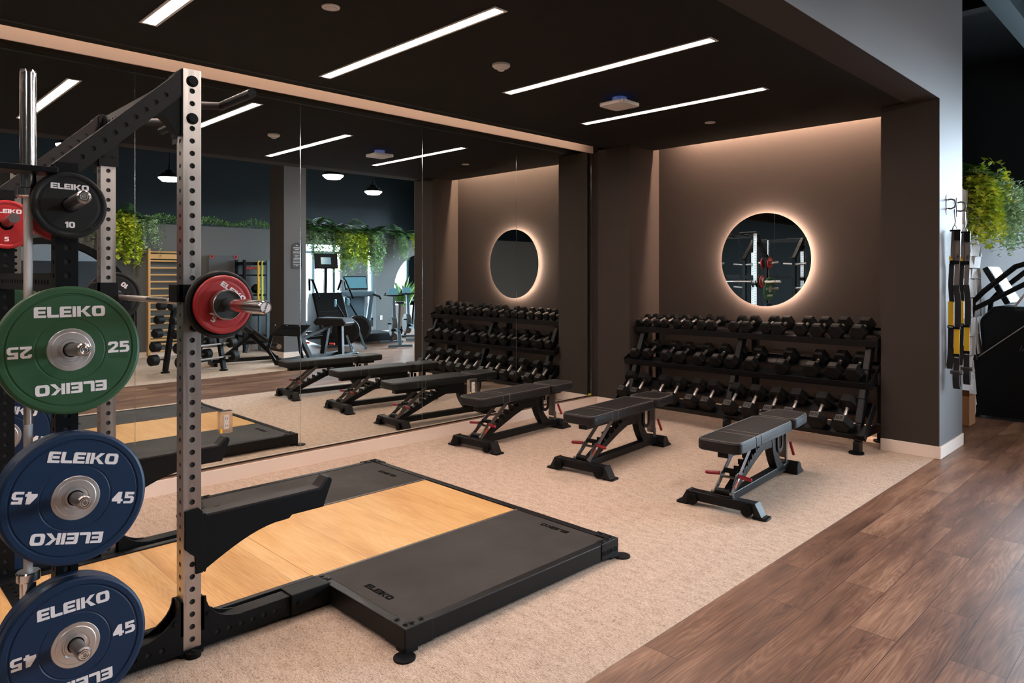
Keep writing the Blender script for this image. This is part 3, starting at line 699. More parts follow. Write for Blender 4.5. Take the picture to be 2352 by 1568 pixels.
# ------------------------------------------------------------------ weight plates (axis along local x, face towards +x)
def bumper(label,loc,color,num,thick=.05,rot=0,flip=False,tilt=4.5,layers=1,two=True,group='bumper plates on the rack horns'):
    t=thing('weight_plate',label,'weight plate',loc,(0,0,0),group)
    h=thick
    b=MB(); R=.225
    b.lathe([(-h,.030),(-h,.19),(-h+.004,.218),(-h+.008,R),(-.008,R),(-.003,.222),(0,.215),(0,.200),(-.0035,.197),(-.0035,.194),(-.001,.191),(-.001,.112),(-.0025,.110),(-.0025,.107),(-.0012,.105),(-.0012,.074)],0,96)
    b.build('rubber_body',M[color],t)
    b=MB(); b.lathe([(-h*.9,.0262),(.0015,.0262),(.0015,.034),(-.001,.036),(-.001,.040),(.0022,.043),(.0022,.060),(.0008,.062),(.0008,.073),(-.0015,.075)],0,72)
    b.build('steel_hub',M['hub'],t)
    x=-.0011
    for s in (1,-1):
        b=MB(); text(b,'ELEIKO',.0375,(x,0,s*.134),(0,s,0),(0,0,s),.0012,.80); b.build('lettering',M['letter'],t)
        b=MB(); text(b,num,.0400,(x,s*.152,0),(0,s,0),(0,0,s),.0012,.86); b.build('weight_number',M['letter'],t)
    if color=='green':                                     # faint moulded words over and under the numbers
        for s in (1,-1):
            for w,dz in (('SPORT',.034),('TRAINING',-.034)):
                b=MB(); text(b,w,.0105,(x,s*.152,s*dz),(0,s,0),(0,0,s),.0007,.62,gap=.28); b.build('moulded_word',M[color],t)
    t.rotation_euler=(math.radians(rot),-math.radians(tilt),0)
    if flip: t.rotation_euler=(math.radians(rot),math.radians(tilt),PI)
    return t
def change_plate(label,loc,color,num,R=.114,thick=.022,rot=0,flip=False,tilt=0,group='small change plates'):
    t=thing('weight_plate',label,'weight plate',loc,(0,0,0),group)
    h=thick; b=MB()
    b.lathe([(-h,.027),(-h,R-.012),(-h+.003,R-.004),(-h+.006,R),(-.006,R),(-.001,R-.004),(0,R-.009),(-.0005,R-.014),(-.0040,R-.019),(-.0045,R-.022),(-.003,R-.03),(-.003,.027),(-h,.027)],0,80)
    b.build('rubber_body',M[color],t)
    b=MB(); k=R/.114
    text(b,'ELEIKO',.0195*k,(-.0031,0,.063*k),(0,1,0),(0,0,1),.0009,.80)
    b.build('lettering',M['letter'],t); b=MB()
    text(b,num,.021*k,(-.0031,0,-.068*k),(0,1,0),(0,0,1),.0009,.86)
    b.build('weight_number',M['letter'],t)
    t.rotation_euler=(math.radians(rot),-math.radians(tilt),0)
    if flip: t.rotation_euler=(math.radians(rot),math.radians(tilt),PI)
    return t
xo=XN+.035
def hz(d,z): return z+d*math.tan(math.radians(4.5))       # height of the tilted horn at distance d from the post
change_plate('black 10 lb plate hanging on the topmost storage horn',(xo+.042,YP,hz(.042,1.772)),'blackp','10',R=.118,thick=.026,rot=-1,tilt=4.5)
bumper('green 25 lb bumper plate on the second storage horn',(xo+.056,YP,hz(.056,1.260)),'green','25',.052,rot=0)
bumper('upper blue 45 lb bumper plate, front one of its pair, below the green plate',(xo+.118,YP,hz(.118,.747)),'blue','45',.054,rot=-12)
bumper('blue 45 lb bumper plate pressed against the post behind the upper front one',(xo+.062,YP,hz(.062,.747)),'blue','45',.054,rot=30)
bumper('lowest blue 45 lb bumper plate, front one of its pair, cut by the bottom edge',(xo+.118,YP,hz(.118,.238)),'blue','45',.054,rot=1)
bumper('blue 45 lb bumper plate behind the lowest front one, nearest the floor',(xo+.062,YP,hz(.062,.238)),'blue','45',.054,rot=50)
change_plate('red plate half hidden behind the black 10 lb plate',(XN-.060,YP,1.765),'red','5',R=.114,rot=20)
change_plate('red 5 lb plate on the inner horn of the far rear post, left edge',(XF+.065,YP,1.765),'red','5',R=.114,rot=0,tilt=-4)
bumper('green bumper plate glimpsed behind the far rear post',(XF-.037-.055,YP,hz(.06,1.260)),'green','25',.052,flip=True,tilt=4.5)
bumper('blue bumper plate glimpsed behind the vertical bar at the left edge',(XF-.037-.002,YP,hz(.02,.747)),'blue','45',.054,rot=-14,tilt=-4.5)
bumper('blue bumper plate lowest on the far rear post',(XF-.037-.055,YP,hz(.06,.238)),'blue','45',.054,rot=9,flip=True,tilt=4.5)
change_plate('black 10 lb plate on the far top horn facing the mirror',(XF-.037-.03,YP,hz(.03,1.772)),'blackp','10',R=.118,thick=.026,flip=True,tilt=4.5,rot=5)
change_plate('outer red 5 lb plate on the far top horn facing the mirror',(XF-.037-.056,YP,hz(.056,1.772)),'red','5',R=.110,flip=True,tilt=4.5,rot=3)

# ------------------------------------------------------------------ barbells
def barbell(label,loc,rot,group='olympic barbells'):
    t=thing('barbell',label,'barbell',loc,rot,group)
    for g in (-1,1):
        b=MB(); b.cyl((g*.66,0,0),(g*.14,0,0),.0142,n=20); b.build('knurled_grip',M['knurl'],t)
    b=MB(); b.cyl((-.14,0,0),(.14,0,0),.0140,n=20); b.build('smooth_centre',M['chrome'],t)
    for s in (-1,1):
        b=MB(); b.lathe([(s*.655,.014),(s*.655,.034),(s*.66,.037),(s*.685,.037),(s*.688,.034),(s*.688,.025),(s*1.092,.025),(s*1.100,.0225),(s*1.100,.019)],0,40)
        b.build('sleeve',M['chrome'],t)
        b=MB(); b.lathe([(s*1.099,.020),(s*1.0995,.018),(s*1.0995,0)],0,32)
        o=b.build('end_cap',M['letter'],t)
        e=MB(); text(e,'ELEIKO',.0065,(s*1.0997,0,0),(0,s*.35,.94),(0,-s*.94,.35),.0002,.8); e.build('lettering',M['dark'],o)
    return t
BX,BY,BZ=(XN+XF)/2,YU+.071,1.411
barbell('barbell racked across the power rack with a red plate on its end',(BX,BY,BZ),(0,0,0))
sx=BX+.688
change_plate('black plate on the racked barbell behind the red one',(sx+.030,BY,BZ-.0005),'blackp','10',R=.135,thick=.028,rot=-35)
change_plate('red 5 lb plate on the near end of the racked barbell',(sx+.052,BY,BZ),'red','5',R=.116,rot=-36)
change_plate('black 10 lb plate innermost on the mirror end of the racked barbell',(BX-.688-.003,BY,BZ),'blackp','10',R=.135,thick=.026,rot=140)
change_plate('red plate outermost on the mirror end of the racked barbell',(BX-.688-.052,BY,BZ),'red','5',R=.116,flip=True,rot=15)
for s,l in ((1,'steel lock collar on the near end of the racked barbell'),(-1,'steel lock collar on the mirror end of the racked barbell')):
    t=thing('lock_collar',l,'collar',(BX+s*(.688+.054),BY,BZ),(0,0,0),'barbell lock collars')
    b=MB(); b.lathe([(0,.0262),(s*.002,.059),(s*.034,.059),(s*.036,.056),(s*.024,.054),(s*.020,.0262)],0,56); b.build('ring',M['steel'],t)
    b=MB(); b.lathe([(s*.018,.0262),(s*.027,.052),(s*.027,.0262)],0,40); b.build('rubber_insert',M['dark'],t)
    b=MB(); b.prism([(-.046,-.040),(-.068,-.034),(-.060,-.030),(-.040,-.030)],0,s*.004,s*.022); b.build('lever',M['chrome2'],t,.001)
barbell('barbell stored upright against the near rear post of the rack',(XN-.004,YP-.110,1.145),(0,-PI/2,0))
barbell('barbell stored upright against the far rear post of the rack',(XF,YP-.110,1.145),(0,-PI/2,0))

# ================================================================== BENCHES
def pad_mesh(y0,y1,w0,w1,r,zt,th,seams=()):
    """upholstered pad: outline tapering from w0 (at y0) to w1 (at y1)"""
    n=6; out=[]
    for cx,cy,a0,w,yy in ((w1/2-r,y1-r,0,0,0),(-w1/2+r,y1-r,90,0,0),(-w0/2+r,y0+r,180,0,0),(w0/2-r,y0+r,270,0,0)):
        for i in range(n+1):
            a=math.radians(a0+90*i/n); out.append((cx+r*math.cos(a),cy+r*math.sin(a)))
    N=len(out); cx=0; cy=(y0+y1)/2
    def ring(ins,z):
        res=[]
        for i,(x,y) in enumerate(out):
            x0,yy0=out[i-1]; x1,yy1=out[(i+1)%N]; tx,ty=x1-x0,yy1-yy0; L=math.hypot(tx,ty) or 1
            res.append((x-ty/L*ins,y+tx/L*ins,z))
        return res
    b=MB(); levels=[(.010,zt-th),(.001,zt-th+.008),(0,zt-th*.5),(.001,zt-.012),(.007,zt-.004),(.016,zt),(.03,zt+.0015)]
    for (a,b0),(c,d) in zip(levels[:-1],levels[1:]):
        A,B=ring(a,b0),ring(c,d)
        b.add(A+B,[(k,(k+1)%N,N+(k+1)%N,N+k) for k in range(N)],True)
    b.add(ring(.03,zt+.0015),[tuple(range(N))]); b.add(ring(.010,zt-th),[tuple(range(N-1,-1,-1))])
    return b,ring
def make_bench(label):
    t=thing('adjustable_bench',label,'weight bench',(0,0,0),(0,0,0),'adjustable benches')
    ZT=.462
    for (y0,y1,w0,w1,sm) in ((-.075,.905,.30,.30,(.20,.29)),(.935,1.285,.30,.27,())):
        b,ring=pad_mesh(y0,y1,w0,w1,.055,ZT,.075)
        o=b.build('seat_pad' if y0>.5 else 'back_pad',M['vinyl'],t)
        r=[Vector(p)+Vector((0,0,.0005)) for p in ring(.010,ZT-.002)]; r.append(r[0])
        p=MB(); p.tube(r,.0028,6,False)
        for y in sm: p.tube([(-w0/2-.001,y,ZT-.07),(-w0/2-.0005,y,ZT-.008),(-w0/2+.014,y,ZT+.001),(w0/2-.014,y,ZT+.001),(w0/2+.0005,y,ZT-.008),(w0/2+.001,y,ZT-.07)],.0022,6)
        p.build('piping',M['piping'],o)
    b=MB(); b.box(-.037,.037,.01,.88,.335,.387); b.build('pad_support',M['frame'],t,.004)
    b=MB(); b.box(-.03,.03,.93,1.20,.350,.387); b.build('seat_support',M['frame'],t,.004)
    b=MB(); b.box(-.222,.222,-.038,.038,.032,.092); b.build('front_bar',M['frame'],t,.004)
    b=MB(); text(b,'ELEIKO',.022,(-.0,0,.0921),(1,0,0),(0,1,0),.0004,.9); b.build('logo',M['piping'],t) if 0 else None
    b=MB(); b.box(-.09,.09,-.018,.018,.0921,.0935); b.build('name_plate',M['dark'],t)
    b=MB(); 
    for i,x in enumerate((-.075,-.052,-.030,-.006,.018,.042,.070)): b.box(x,x+.014,-.007,.006,.0935,.0940)
    b.build('plate_lettering',M['piping'],t)
    for s in (-1,1):
        b=MB(); b.prism([(s*.220,.03),(s*.220,.095),(s*.232,.097),(s*.275,.018),(s*.295,.010),(s*.295,0),(s*.225,0)],1,-.043,.043)
        b.build('end_plate',M['char'],t,.004)
        b=MB(); b.prism(rpoly(min(s*.215,s*.308),max(s*.215,s*.308),-.052,.052,.02),2,0,.012); b.build('rubber_foot',M['black'],t,.003)
        b=MB(); b.cyl((s*.185,-.064,.045),(s*.185,-.040,.045),.036,n=28); b.cyl((s*.185,-.068,.045),(s*.185,-.063,.045),.013,n=12)
        b.build('wheel',M['black'],t,.003)
    b=MB(); b.beam((0,.04,.062),(0,1.16,.062),.062,.056); b.build('spine',M['frame'],t,.005)
    # rear foot
    b=MB(); b.prism([(1.13,.0),(1.13,.05),(1.16,.10),(1.20,.09),(1.235,.035),(1.275,.014),(1.275,0)],0,-.10,.10); b.build('rear_foot',M['frame'],t,.008)
    # curved main post
    pts=[(.78,.34),(.885,.34),(.895,.28)]
    for i in range(9): q=i/8; pts.append((.895+.17*q**1.9,.28-.215*q))
    pts+=[(1.10,.05),(.93,.05)]
    for i in range(9): q=1-i/8; pts.append((.80+.115*q**1.7,.29-.22*q))
    b=MB(); b.prism(pts,0,-.031,.031); b.build('main_post',M['frame'],t,.004)
    # ladder arm with notches
    pts=[(.05,.09),(.13,.09),(.50,.235),(.66,.27),(.80,.255),(.80,.335),(.70,.345),(.58,.325)]
    steps=[(.56,.315),(.50,.29),(.43,.258),(.36,.228),(.29,.196),(.22,.165),(.15,.135)]
    b=MB(); b.prism([(.05,.09),(.16,.09),(.50,.225),(.64,.268),(.80,.262),(.80,.338),(.70,.345),(.58,.325),(.12,.128)],0,-.028,.028); b.build('ladder_arm',M['frame'],t,.003)
    for y,z in steps[:6]:
        b=MB(); b.prism([(y-.022,z-.006),(y-.026,z+.028),(y-.012,z+.030),(y-.008,z+.012),(y+.016,z+.014)],0,-.036,.036); b.build('ladder_tooth',M['frame'],t)
    # U shaped hinge plates
    for s in (-1,1):
        u=[(.875,.345),(.875,.265)]
        for i in range(9): a=PI+PI*i/8; u.append((.935+.06*math.cos(a),.262+.06*math.sin(a)))
        u+=[(.995,.345),(.965,.345),(.965,.262)]
        for i in range(9): a=2*PI-PI*i/8; u.append((.935+.03*math.cos(a),.262+.03*math.sin(a)))
        u+=[(.905,.345)]
        b=MB(); b.prism(u,0,s*.034,s*.042); b.build('hinge_plate',M['frame'],t,.001)
    # two flat struts, slider with red grips
    for s in (-1,1):
        b=MB(); b.beam((s*.058,.005,.10),(s*.050,.37,.372),.008,.036,(0,-1,1)); b.build('strut',M['grey'],t,.002)
        b=MB(); b.cyl((s*.052,.005,.108),(s*.074,.005,.108),.013,n=20); b.build('pivot_bolt',M['grey'],t)
        b=MB(); b.cyl((s*.066,.11,.205),(s*.150,.095,.200),.0125,n=20); b.sphere((s*.150,.095,.200),.0125); b.build('red_grip',M['redplastic'],t)
    b=MB(); b.beam((.0635,.055,.137),(.0635,.105,.174),.0012,.022,(0,-1,1)); b.build('warning_label',M['orange'],t)
    b=MB(); b.beam((.0637,.105,.174),(.0637,.130,.193),.0014,.022,(0,-1,1)); b.build('label_symbol',M['letter'],t)
    b=MB(); b.prism([(.045,.150),(.10,.215),(.155,.225),(.12,.18),(.07,.135)],0,-.054,-.048); b.prism([(.045,.150),(.10,.215),(.155,.225),(.12,.18),(.07,.135)],0,.048,.054); b.box(-.054,.054,.085,.125,.186,.194)
    b.build('slider_plate',M['grey'],t,.001)
    b=MB(); b.cyl((-.046,.145,.222),(.046,.145,.222),.017,n=16); b.build('slider_roller',M['black'],t)
    b=MB(); b.cyl((-.05,.02,.115),(.05,.02,.115),.02,n=16); b.box(-.045,.045,.01,.07,.085,.11); b.build('pivot_block',M['frame'],t,.002)
    b=MB(); b.box(-.034,.034,1.075,1.10,.135,.352); b.build('seat_strut',M['grey'],t,.002)
    b=MB(); b.box(.012,.026,1.10,1.125,.06,.17); b.box(-.034,.034,1.072,1.078,.150,.175); b.build('strut_link',M['grey'],t,.002)
    b=MB(); b.cyl((.050,1.12,.245),(.058,1.165,.150),.011,n=16); b.sphere((.058,1.165,.150),.011,12,8); b.build('red_lever',M['redplastic'],t)
    return t
bench0=make_bench('adjustable bench nearest the mirrors')
bench0.location=(-4.63,4.140,0); bench0.rotation_euler=(0,0,math.radians(3.5))
dup(bench0,(-3.48,4.215,0),(0,0,math.radians(5)),'adjustable bench in the middle of the three')
dup(bench0,(-2.29,4.205,0),(0,0,math.radians(4.5)),'adjustable bench nearest the wooden floor aisle')

# ================================================================== DUMBBELL RACK
RK=thing('dumbbell_rack','black three tier dumbbell rack along the alcove wall','rack',(0,0,0))
rows={'top':(6.76,.980,16),'mid':(6.63,.651,25),'bot':(6.45,.270,42)}
XK={'top':.9727,'mid':.982,'bot':.9923}
def tilt_pt(Y,z,deg,d,h):        # point at distance d along the axis (toward the wall) and h above the shelf
    a=math.radians(deg); return (Y+d*math.cos(a)-h*math.sin(a), z+d*math.sin(a)+h*math.cos(a))
for nm,(Y,z,dg) in rows.items():
    L=.155 if nm=='top' else .17
    x0,x1=(-4.67,-2.118) if nm=='top' else (-4.72,-2.13)
    b=MB()
    for d0,d1 in ((-L,-.045),(.045,L)):
        P=[tilt_pt(Y,z,dg,d0,0),tilt_pt(Y,z,dg,d1,0),tilt_pt(Y,z,dg,d1,-.012),tilt_pt(Y,z,dg,d0,-.012)]
        b.prism(P,0,x0,x1)
    P=[tilt_pt(Y,z,dg,-L,.018),tilt_pt(Y,z,dg,-L-.008,.018),tilt_pt(Y,z,dg,-L-.008,-.045),tilt_pt(Y,z,dg,-L,-.045)]; b.prism(P,0,x0,x1)
    P=[tilt_pt(Y,z,dg,L,.03),tilt_pt(Y,z,dg,L+.008,.03),tilt_pt(Y,z,dg,L+.008,-.045),tilt_pt(Y,z,dg,L,-.045)]; b.prism(P,0,x0,x1)
    b.build('shelf_'+{'top':'upper','mid':'middle','bot':'lower'}[nm] if 0 else 'shelf',M['frame'],RK,.002)
    for x in (x0,x1):
        P=[tilt_pt(Y,z,dg,-L-.01,.03),tilt_pt(Y,z,dg,L+.012,.035),tilt_pt(Y,z,dg,L+.012,-.05),tilt_pt(Y,z,dg,-L-.01,-.05)]
        b=MB(); b.prism(P,0,x-.006,x+.006); b.build('shelf_end',M['frame'],RK,.002)
for x in (-4.60,-3.42,-2.20):
    # curved front leg and rear post
    c=[(6.40,.012),(6.395,.10),(6.43,.22)]
    outl=[];inl=[]
    path=[(6.375,.01),(6.38,.10),(6.42,.24),(6.50,.44),(6.60,.68),(6.72,.94)]
    b=MB()
    for i in range(len(path)-1): b.beam((x,path[i][0],path[i][1]),(x,path[i+1][0],path[i+1][1]),.055,.085,(0,-1,.5))
    b.build('front_leg',M['frame'],RK,.006)
    b=MB(); b.beam((x,6.98,.01),(x,6.98,1.0),.055,.075,(0,1,0)); b.build('rear_post',M['frame'],RK,.004)
    b=MB(); b.beam((x,6.42,.14),(x,6.98,.14),.05,.06); b.build('lower_brace',M['frame'],RK,.004)
    for y in (6.375,6.99):
        b=MB(); b.cyl((x,y-.03,0),(x,y-.03,.014),.062,n=28); b.build('foot_pad',M['black'],RK,.003)
b=MB(); b.box(-4.6,-2.2,6.96,7.00,.50,.56); b.build('cross_brace',M['frame'],RK,.003)
b=MB(); b.prism([(6.66,.66),(6.71,.68),(6.70,.60),(6.66,.56)],0,-2.125,-2.120); b.build('chrome_badge',M['chrome2'],RK)
def make_dumbbell(ap,hw,grip,num):
    """hexagonal heads (apothem ap, width hw) on a chromed grip; axis local y, resting height ap"""
    t=thing('hex_dumbbell','x','dumbbell',(0,0,0)); r=ap/math.cos(PI/6)
    R30=Matrix.Rotation(PI/6,4,'Y')
    g=grip/2
    for s in (-1,1):
        b=MB(); b.M=R30; y0,y1=s*g,s*(g+hw); c=s*.010
        b.lathe([(y0,0),(y0,r*.80),(y0+c,r),(y1-c,r),(y1,r*.80),(y1,0)][::(1 if s>0 else -1)],1,6,True)
        o=b.build('head',M['hexr'],t,.003)
        if s<0 and num:
            yc=(y0+y1)/2; q=MB(); q.box(-r*.40,r*.40,yc-hw*.34,yc+hw*.34,ap,ap+.0012); q.build('number_plate',M['hexl'],o)
            q=MB(); text(q,num,min(hw*.42,.034),(0,yc,ap+.0013),(1,0,0),(0,1,0),.0006,.85); q.build('number',M['hole'],o)
        elif s<0:
            q=MB(); q.box(-r*.40,r*.40,y1+.012,y0-.012,ap,ap+.001); q.build('number_plate',M['hexl'],o)
    b=MB(); n=12; prof=[(-g,.013)]+[(-g+grip*i/n,.0135+.0028*math.sin(PI*i/n)) for i in range(n+1)]+[(g,.013)]
    b.lathe(prof,1,24); b.build('grip',M['chrome2'],t)
    for s in (-1,1):
        b=MB(); b.cyl((0,s*(g-.012),0),(0,s*g,0),.0185,n=24); b.build('collar',M['chrome'],t)
    return t
TX=[-4.78,-4.67,-4.54,-4.431,-4.277,-4.126,-3.963,-3.836,-3.587,-3.447,-3.238,-3.103,-2.883,-2.718,-2.545,-2.347]
MX=[-4.687,-4.524,-4.28,-4.099,-3.873,-3.67,-3.501,-3.287,-2.972,-2.69,-2.49,-2.313]
BXs=[-4.664,-4.485,-4.227,-4.044,-3.815,-3.63,-3.384,-3.175,-2.975,-2.78,-2.542,-2.324]
ordn=['first','second','third','fourth','fifth','sixth','seventh','eighth','ninth','tenth','eleventh','twelfth','thirteenth','fourteenth','fifteenth','sixteenth']
def place_row(xs,row,aps,hws,nums,g,desc,jit):
    Y,z,dg=rows[row]
    for i,x in enumerate(xs):
        d=make_dumbbell(aps[i],hws[i],.135,nums[i])
        y,zz=tilt_pt(Y,z,dg,random.uniform(-.008,.008),aps[i]+.001)
        d.location=(x*XK[row],y,zz); d.rotation_euler=(math.radians(dg),(math.radians(60) if 0 else 0),0)
        if jit and i%3==1: d.rotation_euler=(math.radians(dg),0,math.radians(random.uniform(-3,3)))
        d['label']=desc%(ordn[i]); d['group']=g
place_row(TX,'top',[.040+.0019*i for i in range(16)],[.045+.0022*i for i in range(16)],[None]*16,'dumbbells on the top shelf','black hex dumbbell on the top shelf, %s from the left',True)
place_row(MX,'mid',[.056+.0015*i for i in range(12)],[.070+.002*i for i in range(12)],[None]*12,'dumbbells on the middle shelf','black hex dumbbell on the middle shelf, %s from the left',False)
nb=['60','60','65','65','70','70','75','75','80','80','85','85']
place_row(BXs,'bot',[.071+.0008*i for i in range(12)],[.082+.0010*i for i in range(12)],nb,'heavy dumbbells on the bottom shelf','heavy black hex dumbbell on the bottom shelf, %s from the left',False)

# ================================================================== SUSPENSION TRAINERS on the column
def strap(b,pts,w,th=.0025,wd=(0,1,0)):
    """flat webbing through pts; wide along wd"""
    W_=Vector(wd)
    for p,q in zip(pts[:-1],pts[1:]):
        p=Vector(p);q=Vector(q); d=(q-p).normalized(); n=d.cross(W_).normalized()*th/2; a=W_*w/2
        b.add([p-a-n,p+a-n,p+a+n,p-a+n,q-a-n,q+a-n,q+a+n,q-a+n],[(3,2,1,0),(4,5,6,7),(0,1,5,4),(1,2,6,5),(2,3,7,6),(3,0,4,7)])
def trainer(y,label,flip):
    X0=-1.65
    a=thing('wall_anchor','metal wall anchor holding the '+('left' if y<7 else 'right')+' suspension trainer','wall anchor',(X0,y,2.13),(0,0,0),'wall anchors on the column')
    b=MB(); b.prism(rpoly(-.028,.028,-.085,.085,.026),0,0,.008); b.build('base_plate',M['black'],a,.001)
    b=MB(); b.prism(rpoly(-.016,.016,-.055,.055,.014),0,.008,.010); b.build('plate_label',M['plasticw'],a)
    b=MB(); b.tube([(.008,0,.040),(.035,0,.046),(.062,0,.035),(.072,0,.005),(.062,0,-.025),(.035,0,-.036),(.008,0,-.030)],.007,12); b.build('loop',M['grey'],a)
    t=thing('suspension_trainer',label,'suspension trainer',(X0+.062,y+.042,0),(0,0,-PI/2),'suspension trainers')
    b=MB(); b.tube([(.035,0,2.09),(.028,0,2.03),(.03,.006,1.985),(.034,0,1.95)],.006,8); b.tube([(.03,-.022,1.90),(.03,-.012,1.94),(.03,0,1.955),(.03,.012,1.94),(.03,.022,1.90),(.03,-.022,1.90)],.0045,8); b.build('carabiner',M['chrome2'],t)
    s=flip
    b=MB(); strap(b,[(.030,-.006*s,1.90),(.034,-.012*s,1.70),(.036,-.014*s,1.52)],.036); b.build('anchor_strap',M['webgrey'],t)
    b=MB(); strap(b,[(.040,.022*s,1.90),(.044,.026*s,1.70),(.046,.02*s,1.45),(.046,.012*s,1.25)],.036); b.build('anchor_strap',M['webgrey'],t)
    b=MB(); text(b,'TRX' if 0 else 'T',.0,(0,0,0),(0,1,0),(0,0,1)) if 0 else None
    for bb_ in ((.030,.046,-.035,.045,1.90,1.915),(.036,.056,.0,.045,1.80,1.90),(.038,.052,-.035,.04,1.535,1.575)):
        b=MB(); b.box(*bb_); b.build('buckle',M['black'],t,.003)
    b=MB(); b.box(.052,.0535,-.034,-.012,1.58,1.60); b.tube([(.04,-.03,1.57),(.05,-.034,1.60),(.044,-.03,1.63)],.006,8); b.build('yellow_tag',M['yellow'],t)
    b=MB(); strap(b,[(.036,-.022*s,1.54),(.042,-.028*s,1.30),(.040,-.02*s,1.18)],.038); b.build('leg_strap',M['webblack'],t)
    b=MB(); strap(b,[(.050,.014*s,1.30),(.058,.030*s,1.18),(.050,.028*s,1.05),(.050,.022*s,.96)],.046); b.build('leg_strap',M['webblack'],t)
    b=MB(); strap(b,[(.046,-.026*s,1.185),(.048,-.024*s,1.02)],.040,.006); b.build('yellow_strap',M['yellow'],t)
    b=MB(); strap(b,[(.060,.022*s,1.00),(.062,.020*s,.825)],.040,.006); b.build('yellow_strap',M['yellow'],t)
    for bb_ in ((.043,.056,-.050,.0,1.0,1.018),(.056,.070,-.006,.046,.995,1.012),(.058,.068,-.004,.044,.805,.825)):
        b=MB(); b.box(*bb_); b.build('buckle',M['black'],t,.002)
    for z,yy,x in ((1.008,-.025*s,.0563),(.800,.02*s,.0662)):
        b=MB(); text(b,'TRX',.0085,(x,yy,z),(0,1,0),(0,0,1),.0006,1.1,gap=.2); b.build('woven_lettering',M['letter'],t)
    b=MB(); text(b,'TRX',.016,(.0475,.024,1.62),(0,0,-1),(0,1,0),.0006,1.0,gap=.2); b.build('printed_lettering',M['webblack'],t)
    b=MB(); strap(b,[(.044,-.024*s,1.02),(.042,-.030*s,.82),(.05,-.036*s,.74),(.07,-.03*s,.72),(.062,-.02*s,.80),(.05,-.02*s,.86)],.042,.006); b.build('handle_loop',M['webblack'],t)
    b=MB(); strap(b,[(.062,.020*s,.825),(.058,.018*s,.70)],.044); strap(b,[(.058,.02*s,.70),(.040,.02*s,.68),(.036,.02*s,.62),(.046,.02*s,.585),(.066,.02*s,.60),(.078,.02*s,.66),(.070,.02*s,.70)],.050,.010); b.build('foot_cradle',M['webblack'],t)
    b=MB(); b.cyl((.06,.02*s-.045,.695),(.06,.02*s+.045,.695),.014,n=16); b.build('grip',M['grey'],t)
    for o in t.children:
        for v in o.data.vertices:
            z=v.co.z
            v.co.z = .575+(z-.585)*1.217 if z<1.3 else (1.445+(z-1.3)*.758 if z<1.9 else z)
trainer(6.86,'black and yellow suspension trainer, left of the two on the column',1)
trainer(7.19,'black and yellow suspension trainer, right of the two on the column',1)

# ================================================================== PENDANT LAMPS
def pendant(x,y,z,label):
    t=thing('pendant_lamp',label,'pendant lamp',(x,y,z),(0,0,0),'schoolhouse pendant lamps')
    b=MB(); b.lathe([(.0,.168),(-.01,.166),(-.055,.115),(-.062,0)],2,48); b.build('glass_bowl',M['lamp'],t)
    b=MB(); b.lathe([(.004,.172),(.03,.165),(.045,.13),(.075,.12),(.085,.075),(.13,.06),(.14,.02),(.24,.012)],2,48); b.build('shade',M['black'],t)
    b=MB(); b.cyl((0,0,.24),(0,0,H2-z),.008,n=10); b.build('stem',M['black'],t)
    b=MB(); b.cyl((0,0,H2-z-.03),(0,0,H2-z),.06); b.build('canopy',M['black'],t)
_m=mark()
pendant(-.40,6.17,3.20,'pendant lamp reflected as only a glowing bowl beside the pillar')
pendant(1.04,7.92,3.20,'pendant lamp reflected complete with its dark shade')
pendant(1.45,4.20,3.15,'pendant lamp reflected partly behind the near silver upright')
pendant(-.45,2.35,3.20,'pendant lamp over the aisle beside the viewer')
pendant(-.45,-1.4,3.20,'pendant lamp over the aisle behind the viewer')
shift_since(_m,SX)

# ================================================================== PLANTS
def leaf(b,p,d,L,w,up=Vector((0,0,1))):
    d=d.normalized(); a=d.cross(up)
    if a.length<.05: a=Vector((1,0,0))
    a=a.normalized(); n=a.cross(d)*(.12*L)
    b.add([p,p+d*L*.45+a*w/2+n,p+d*L,p+d*L*.45-a*w/2+n],[(0,1,2),(0,2,3)])
def rnd(a): return random.uniform(-a,a)
def trailing(b,c,n,length,out,lsize,spread,curl=.3):
    """vines that leave c, arch outwards along out and hang down"""
    out=Vector(out)
    for i in range(n):
        p=Vector(c)+Vector((rnd(spread[0]),rnd(spread[1]),rnd(.05)))
        L=length*random.uniform(.45,1); steps=int(L/.035)+3
        v=(out*random.uniform(.4,1)+Vector((rnd(.5),rnd(.5),random.uniform(.2,.9)))).normalized()
        for k in range(steps):
            v=(v+Vector((rnd(.12),rnd(.12),-.32))).normalized(); q=p+v*.035
            for _ in range(2):
                d=Vector((rnd(1),rnd(1),random.uniform(-.8,.5))); leaf(b,p,d,lsize*random.uniform(.7,1.2),lsize*.78)
            p=q
def fern(b,c,n,L,out,spread):
    out=Vector(out)
    for i in range(n):
        p=Vector(c)+Vector((rnd(spread[0]),rnd(spread[1]),0)); a=random.uniform(0,2*PI)
        v=(Vector((math.cos(a),math.sin(a),1.6))+out*.6).normalized(); ln=L*random.uniform(.6,1); st=14
        for k in range(st):
            v=(v+Vector((0,0,-.11))).normalized(); q=p+v*(ln/st); s=v.cross(Vector((0,0,1))).normalized()
            w=ln*.30*math.sin(PI*(k+1)/(st+1))+.01
            for sg in (-1,1): leaf(b,p,s*sg+v*.5,w,.034)
            p=q
